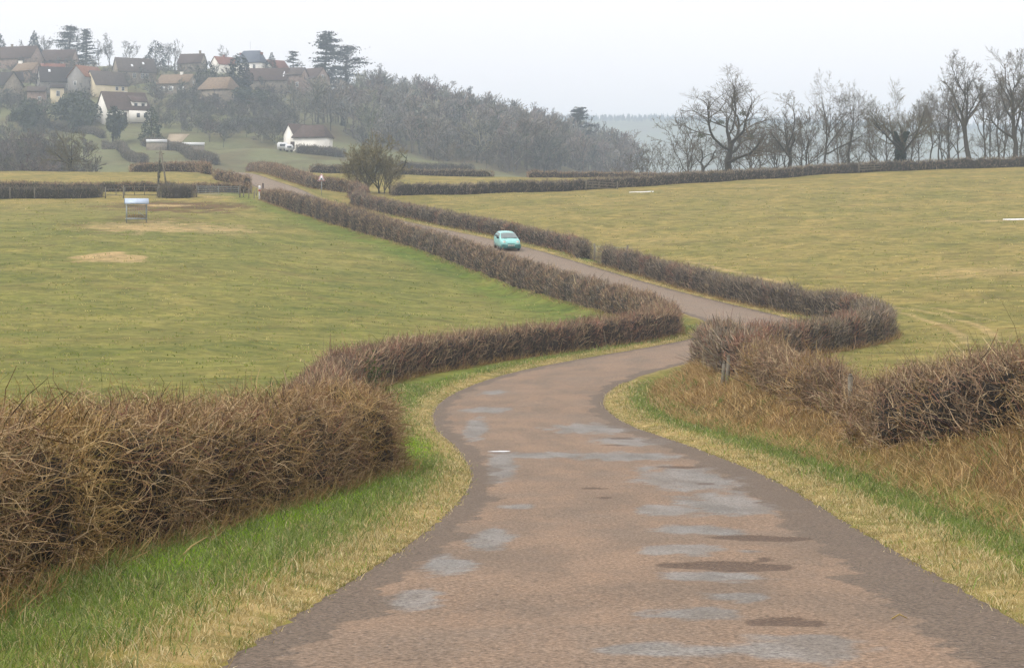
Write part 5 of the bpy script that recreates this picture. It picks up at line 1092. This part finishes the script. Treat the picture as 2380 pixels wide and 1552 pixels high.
# crossroads sign
sb = hit(747, 455, 180, 280); se = empty('road_sign', sb, math.radians(-6), 'triangular red and white crossroads warning sign on a grey post', 'sign')
m = MB(); m.bar((0, .03, -.3), (0, .03, 1.75), .035, 8); m.build('post', M['galv'], se)
zc = 1.62
def tri(s, y0, y1): h = s * .866; return [(-s/2, zc - h*.333 + .35), (s/2, zc - h*.333 + .35), (0, zc + h*.667 + .35)], y0, y1
def trim(s, y0, y1, mat, nm, par):
    P, a, b = tri(s, y0, y1); m = MB(); m.prism(P, a, b); return m.build(nm, mat, par)
pn = trim(1.04, -.03, .0, M['white'], 'panel', se); trim(.97, -.036, -.03, M['red'], 'border', pn); fc_ = trim(.74, -.042, -.036, M['white'], 'face', pn)
for s in (-1, 1):
    m = MB(); cx, cz, l, t = 0, zc + .33, .15, .04; dx, dz = l*.75, s*l*.8; nx, nz = -dz, dx; q = t / math.hypot(nx, nz); nx *= q; nz *= q
    m.prism([(cx-dx-nx, cz-dz-nz), (cx+dx-nx, cz+dz-nz), (cx+dx+nx, cz+dz+nz), (cx-dx+nx, cz-dz+nz)], -.050 - .002*s, -.044); m.build('symbol', M['black'], pn)
# red and white marker post
mb = at(603, 213.5); me_ = empty('marker_post', mb, 0, 'white round marker post with a red band at the crossroads', 'post')
m = MB(); m.bar((0,0,-.2), (0,0,1.0), .085, 10); m.build('lower_post', M['white'], me_); m = MB(); m.bar((0,0,1.0), (0,0,1.22), .13, 10, .13); m.build('band', M['red'], me_); m = MB(); m.bar((0,0,1.22), (0,0,1.66), .125, 10, .1); m.build('head', M['white'], me_)
post('dark wooden post at the end of the long reddish hedge', at(611, 214), 1.9, .1, mat=M['door'])
# white strips of old snow on the right pasture
def strip(label, pts, w, seed):
    r = np.random.default_rng(seed); P = np.array([hit(u, v, 90, 280)[:2] for u, v in pts]); P, s = spline(P, .5); T = np.gradient(P, axis=0); T /= np.linalg.norm(T, axis=1, keepdims=True); N = np.stack([-T[:, 1], T[:, 0]], 1)
    hw = w * (1 + .4*np.sin(s*1.7) + r.uniform(-.25, .25, len(s))) * np.clip(np.minimum(s, s[-1]-s)/1.5, .1, 1); rows = []
    for f, zz in ((-1, -.03), (-.6, .05), (0, .08), (.6, .05), (1, -.03)):
        q = P + N * (hw*f)[:, None]; rows.append(np.c_[q, zground(q[:, 0], q[:, 1]) + zz])
    V = np.stack(rows, 1).reshape(-1, 3); b = (np.arange(len(s)-1)[:, None]*5 + np.arange(4)[None]).ravel()
    return tag(mesh_obj('snow_strip', V, np.stack([b, b+1, b+6, b+5], 1), M['white'], None, smooth_=True), label, 'snow')
strip('thin white strip of old snow near the head of the right pasture', [(1462,448),(1500,446.5),(1525,446)], .3, 1)
strip('long white strip of old snow reaching the side of the right pasture', [(2330,511),(2379,510),(2430,510)], .45, 2)

# ------------------------------------------------------------------ car
M['paint'] = mat_plain('turquoise_car_paint', (.25,.56,.53), .25, .03, 2, spec=.6); M['trim'] = mat_plain('teal_bumper_plastic', (.055,.20,.185), .5, .05, 2)
M['rubber'] = mat_plain('tyre_rubber', (.012,.012,.013), .8, .1, 5); M['rim'] = mat_plain('wheel_rim', (.35,.36,.36), .4, .1, 5, metal=.6); M['lamp'] = mat_plain('headlamp_glass', (.62,.62,.55), .12, .05, 5, spec=.7)
M['cglass'] = mat_plain('car_glass', (.16,.20,.20), .12, .1, 2, spec=.8); M['plate'] = mat_plain('number_plate', (.6,.6,.55), .5, .05, 5); M['wiper'] = M['black']
def build_car(loc, rz):
    e = empty('car', loc, rz, 'pale turquoise three door hatchback driving down the road', 'car')
    # local: x across, y along (front = -y), length 3.43
    yl = np.array([-1.715,-1.66,-1.5,-1.15,-.95,-.35,.1,.9,1.35,1.6,1.7])
    bot = np.array([.34,.24,.2,.2,.2,.2,.2,.2,.22,.27,.36]); wid = np.array([.62,.72,.78,.81,.81,.815,.815,.81,.79,.75,.68])
    belt = np.array([.56,.66,.74,.82,.87,.92,.93,.95,.96,.96,.9]); top = np.array([.6,.72,.80,.90,.97,1.32,1.41,1.40,1.34,1.16,.95]); wt = np.array([.55,.64,.70,.72,.70,.58,.56,.56,.55,.58,.62])
    yf = np.linspace(-1.715, 1.7, 44)
    g = lambda a: pchip(yl, a[:, None], yf)[:, 0]
    B, Wd, Bl, Tp, Wt = map(g, (bot, wid, belt, top, wt)); rings = []
    for i, y in enumerate(yf):
        w, bl, tp, wt_, b0 = Wd[i], Bl[i], Tp[i], Wt[i], B[i]; mid = (b0 + bl) / 2
        half = [(0, b0), (w*.8, b0), (w*.96, b0+.05), (w, mid-.05), (w, mid+.08), (w*.975, bl), ((w*.975+wt_)/2+.01, (bl+tp)/2), (wt_, tp-.06*min(1, (tp-bl)*4)), (wt_*.85, tp-.012), (wt_*.5, tp+.012), (0, tp+.02)]
        rings.append([(x, y, z) for x, z in half] + [(-x, y, z) for x, z in half[-2:0:-1]])
    V = np.array(rings); n, k, _ = V.shape; b = (np.arange(n-1)[:, None]*k + np.arange(k)[None]); b2 = np.arange(n-1)[:, None]*k + ((np.arange(k)+1) % k)[None]
    fq = np.stack([b, b2, b2+k, b+k], -1).reshape(-1, 4); cf = np.array([list(range(k-1, -1, -1))]); cb = np.array([list(range((n-1)*k, n*k))])
    mesh_obj('body', V.reshape(-1, 3), [fq, np.vstack([cf, cb])], M['paint'], e, smooth_=True)
    # windows lifted off the shell
    def surf(y, x): 
        i = np.clip(np.searchsorted(yf, y)-1, 0, n-2); f = (y-yf[i])/(yf[i+1]-yf[i]); wt_ = Wt[i]*(1-f)+Wt[i+1]*f; tp = Tp[i]*(1-f)+Tp[i+1]*f; return tp + .02 - .03*min(1, abs(x)/wt_)**2
    def top_panel(nm, y0, y1, w0, w1, mat, lift=.012, par=e):
        ny, nx = 9, 9; P = []
        for i in range(ny):
            y = y0 + (y1-y0)*i/(ny-1); w = w0 + (w1-w0)*i/(ny-1)
            for j in range(nx): x = -w + 2*w*j/(nx-1); P.append((x, y, surf(y, x) + lift))
        b = (np.arange(ny-1)[:, None]*nx + np.arange(nx-1)[None]).ravel(); return mesh_obj(nm, np.array(P), np.stack([b, b+1, b+nx+1, b+nx], 1), mat, par, smooth_=True)
    ws = top_panel('windscreen', -.99, -.30, .69, .57, M['cglass']); 
    m = MB(); m.bar((.6, -.97, 1.0), (-.05, -.93, 1.02), .012, 4); m.bar((.0, -.96, 1.01), (-.55, -.9, 1.02), .012, 4); m.build('wiper', M['wiper'], ws)
    for s in (-1, 1):
        def sp(y, f):
            i = np.clip(np.searchsorted(yf, y)-1, 0, n-2); w, bl, tp, wt_ = Wd[i]*.975, Bl[i], Tp[i], Wt[i]; return (s*((w*(1-f) + wt_*f) + .025 + .012*math.sin(f*3.14)), y, bl + (tp-.06-bl)*f)
        for y0, y1, y2, y3 in ((-.62,.18,-.28,.16),(.26,1.22,.24,1.05)):
            P = [sp(y0,.08), sp(y1,.08), sp(y3,.9), sp(y2,.9)]; mesh_obj('side_window', np.array(P + [(x - s*.02, y, z) for x, y, z in P]), np.array([(0,1,2,3),(7,6,5,4),(0,4,5,1),(1,5,6,2),(2,6,7,3),(3,7,4,0)]), M['cglass'], e)
        m = MB(); m.box(*sorted((s*.83, s*.98)), -.72, -.62, .93, 1.06); m.bar((s*.78, -.66, .95), (s*.86, -.66, .98), .02, 5); m.build('mirror', M['black'], e)
        for yw in (-1.13, 1.17):
            w = empty('wheel', (s*.715, yw, .265)); w.parent = e; w.rotation_euler = (0, math.radians(90), 0)
            m = MB(); R1 = [(.19,.085),(.265,.075),(.272,0),(.265,-.075),(.19,-.085)]; kk = 20; Vw = [(r*math.cos(t), r*math.sin(t), h) for t in np.linspace(0, 2*math.pi, kk, endpoint=False) for r, h in R1]
            m.add(Vw, [(i*5+j, ((i+1) % kk)*5+j, ((i+1) % kk)*5+j+1, i*5+j+1) for i in range(kk) for j in range(4)]); m.build('tyre', M['rubber'], w, True)
            m = MB(); m.bar((0,0,-.07), (0,0,.07), .19, 16); m.bar((0,0,.07*s), (0,0,.085*s), .06, 8); m.build('rim', M['rim'], w)
        # round protruding headlamp
        hl = []; 
        for i in range(6):
            f = i/5; r = .135*math.cos(f*1.5); 
            for j in range(16): a = 2*math.pi*j/16; hl.append((s*.54 + r*math.cos(a), -1.585 - .10*math.sin(f*1.5) + .02*math.sin(a)*r, .69 + r*.9*math.sin(a)))
        b = (np.arange(5)[:, None]*16 + np.arange(16)[None]); b2 = np.arange(5)[:, None]*16 + ((np.arange(16)+1) % 16)[None]
        h_ = mesh_obj('headlight', np.array(hl), np.stack([b, b2, b2+16, b+16], -1).reshape(-1, 4), M['lamp'], e, smooth_=True)
        m = MB(); kk = 20; ring = [(s*.54 + r*math.cos(t), -1.56 - (.03 if r > .14 else 0), .69 + r*.9*math.sin(t)) for t in np.linspace(0, 2*math.pi, kk, endpoint=False) for r in (.128, .16)]
        m.add(ring, [(2*i, 2*i+1, (2*i+3) % (2*kk), (2*i+2) % (2*kk)) for i in range(kk)]); m.build('bezel', M['trim'], h_)
        m = MB(); m.box(*sorted((s*.38, s*.74)), -1.765, -1.6, .485, .51); m.build('bumper_strip', M['black'], e)
    # bumper wraps the lower nose
    P = []; xs = np.linspace(-.81, .81, 17)
    for z, o in ((.2, -.02), (.25, .03), (.38, .06), (.47, .055), (.52, -.02)):
        for x in xs: P.append((x, -1.715 - o + .13*abs(x/.81)**4, z))
    b = (np.arange(4)[:, None]*17 + np.arange(16)[None]).ravel(); bp = mesh_obj('bumper', np.array(P), np.stack([b, b+1, b+18, b+17], 1), M['trim'], e, smooth_=True)
    m = MB(); m.box(-.30, .30, -1.755, -1.7, .56, .59); m.build('grille', M['black'], e)
    m = MB(); m.box(-.36, .36, -1.772, -1.70, .245, .275); m.box(-.34, .34, -1.776, -1.70, .31, .335); m.build('air_intake', M['black'], bp)
    m = MB(); m.box(-.26, .26, -1.785, -1.75, .405, .505); pl = m.build('number_plate', M['plate'], e)
    for i, x in enumerate((-.2, -.14, -.06, 0, .05, .13, .19)): m = MB(); m.box(x-.018, x+.018, -1.788, -1.784, .43, .485); m.build('character', M['black'], pl)
    for x in (-.42, -.34, -.26): m = MB(); z = surf(-1.05, x); m.box(x-.028, x+.028, -1.09, -1.03, z, z+.012); m.build('bonnet_vent', M['black'], e)
    m = MB(); m.box(-.7, .7, -1.5, 1.5, .17, .22); m.build('underbody', M['black'], e)
    return e
cy_ = 154.2; cx_ = -.42; kcar, _ = road_coord(np.array([cx_]), np.array([cy_])); t_ = -RT[kcar[0]]
f_, b_ = road_z(np.array([cx_ + t_[0]*1.13]), np.array([cy_ + t_[1]*1.13]))[0], road_z(np.array([cx_ - t_[0]*1.17]), np.array([cy_ - t_[1]*1.17]))[0]
car = build_car((cx_, cy_, (f_ + b_)/2 + .004), math.atan2(t_[0], -t_[1]) * .6)
car.rotation_euler[0] = math.atan2(b_ - f_, 2.3)

# ------------------------------------------------------------------ small debris on the verge
rng = np.random.default_rng(320)
def stick(label, p0, p1, r, mat, name='stick'):
    m = MB(); mid = (Vector(p0) + Vector(p1)) / 2 + Vector((0, 0, .03)); m.bar(p0, mid, r, 5); m.bar(mid, p1, r, 5, r*.5); return tag(m.build(name, mat), label, 'stick')
a = hit(412, 1310, 10, 40); stick('bleached forked stick lying at the foot of the tangled hedge', a + Vector((0,-.1,.03)), a + Vector((.22,.25,.2)), .009, M['straw'])
a = hit(2085, 1452, 8, 40); stick('pale scrap of straw lying on the road', a + Vector((-.04,0,.045)), a + Vector((.07,.02,.045)), .006, M['straw'])
a = hit(2210, 1045, 15, 45); stick('dark fallen branch sticking out of the dead grass bank', a + Vector((-.25,.1,.5)), a + Vector((.2,-.1,.15)), .018, M['door'])

# ------------------------------------------------------------------ haze
hz = MB(); hz.box(-5750, 5750, -64, 7700, -40, 172); hz = hz.build('haze', None); tag(hz, 'thin bluish winter haze over the valley', 'haze', kind='stuff')
hm = bpy.data.materials.new('haze_volume'); hm.use_nodes = True; nt = hm.node_tree; nt.nodes.clear()
pv = nt.nodes.new('ShaderNodeVolumePrincipled'); pv.inputs['Color'].default_value = (.72, .85, 1.0, 1); pv.inputs['Density'].default_value = .00052; pv.inputs['Anisotropy'].default_value = .1
mo = nt.nodes.new('ShaderNodeOutputMaterial'); nt.links.new(pv.outputs[0], mo.inputs['Volume']); hz.data.materials.append(hm)
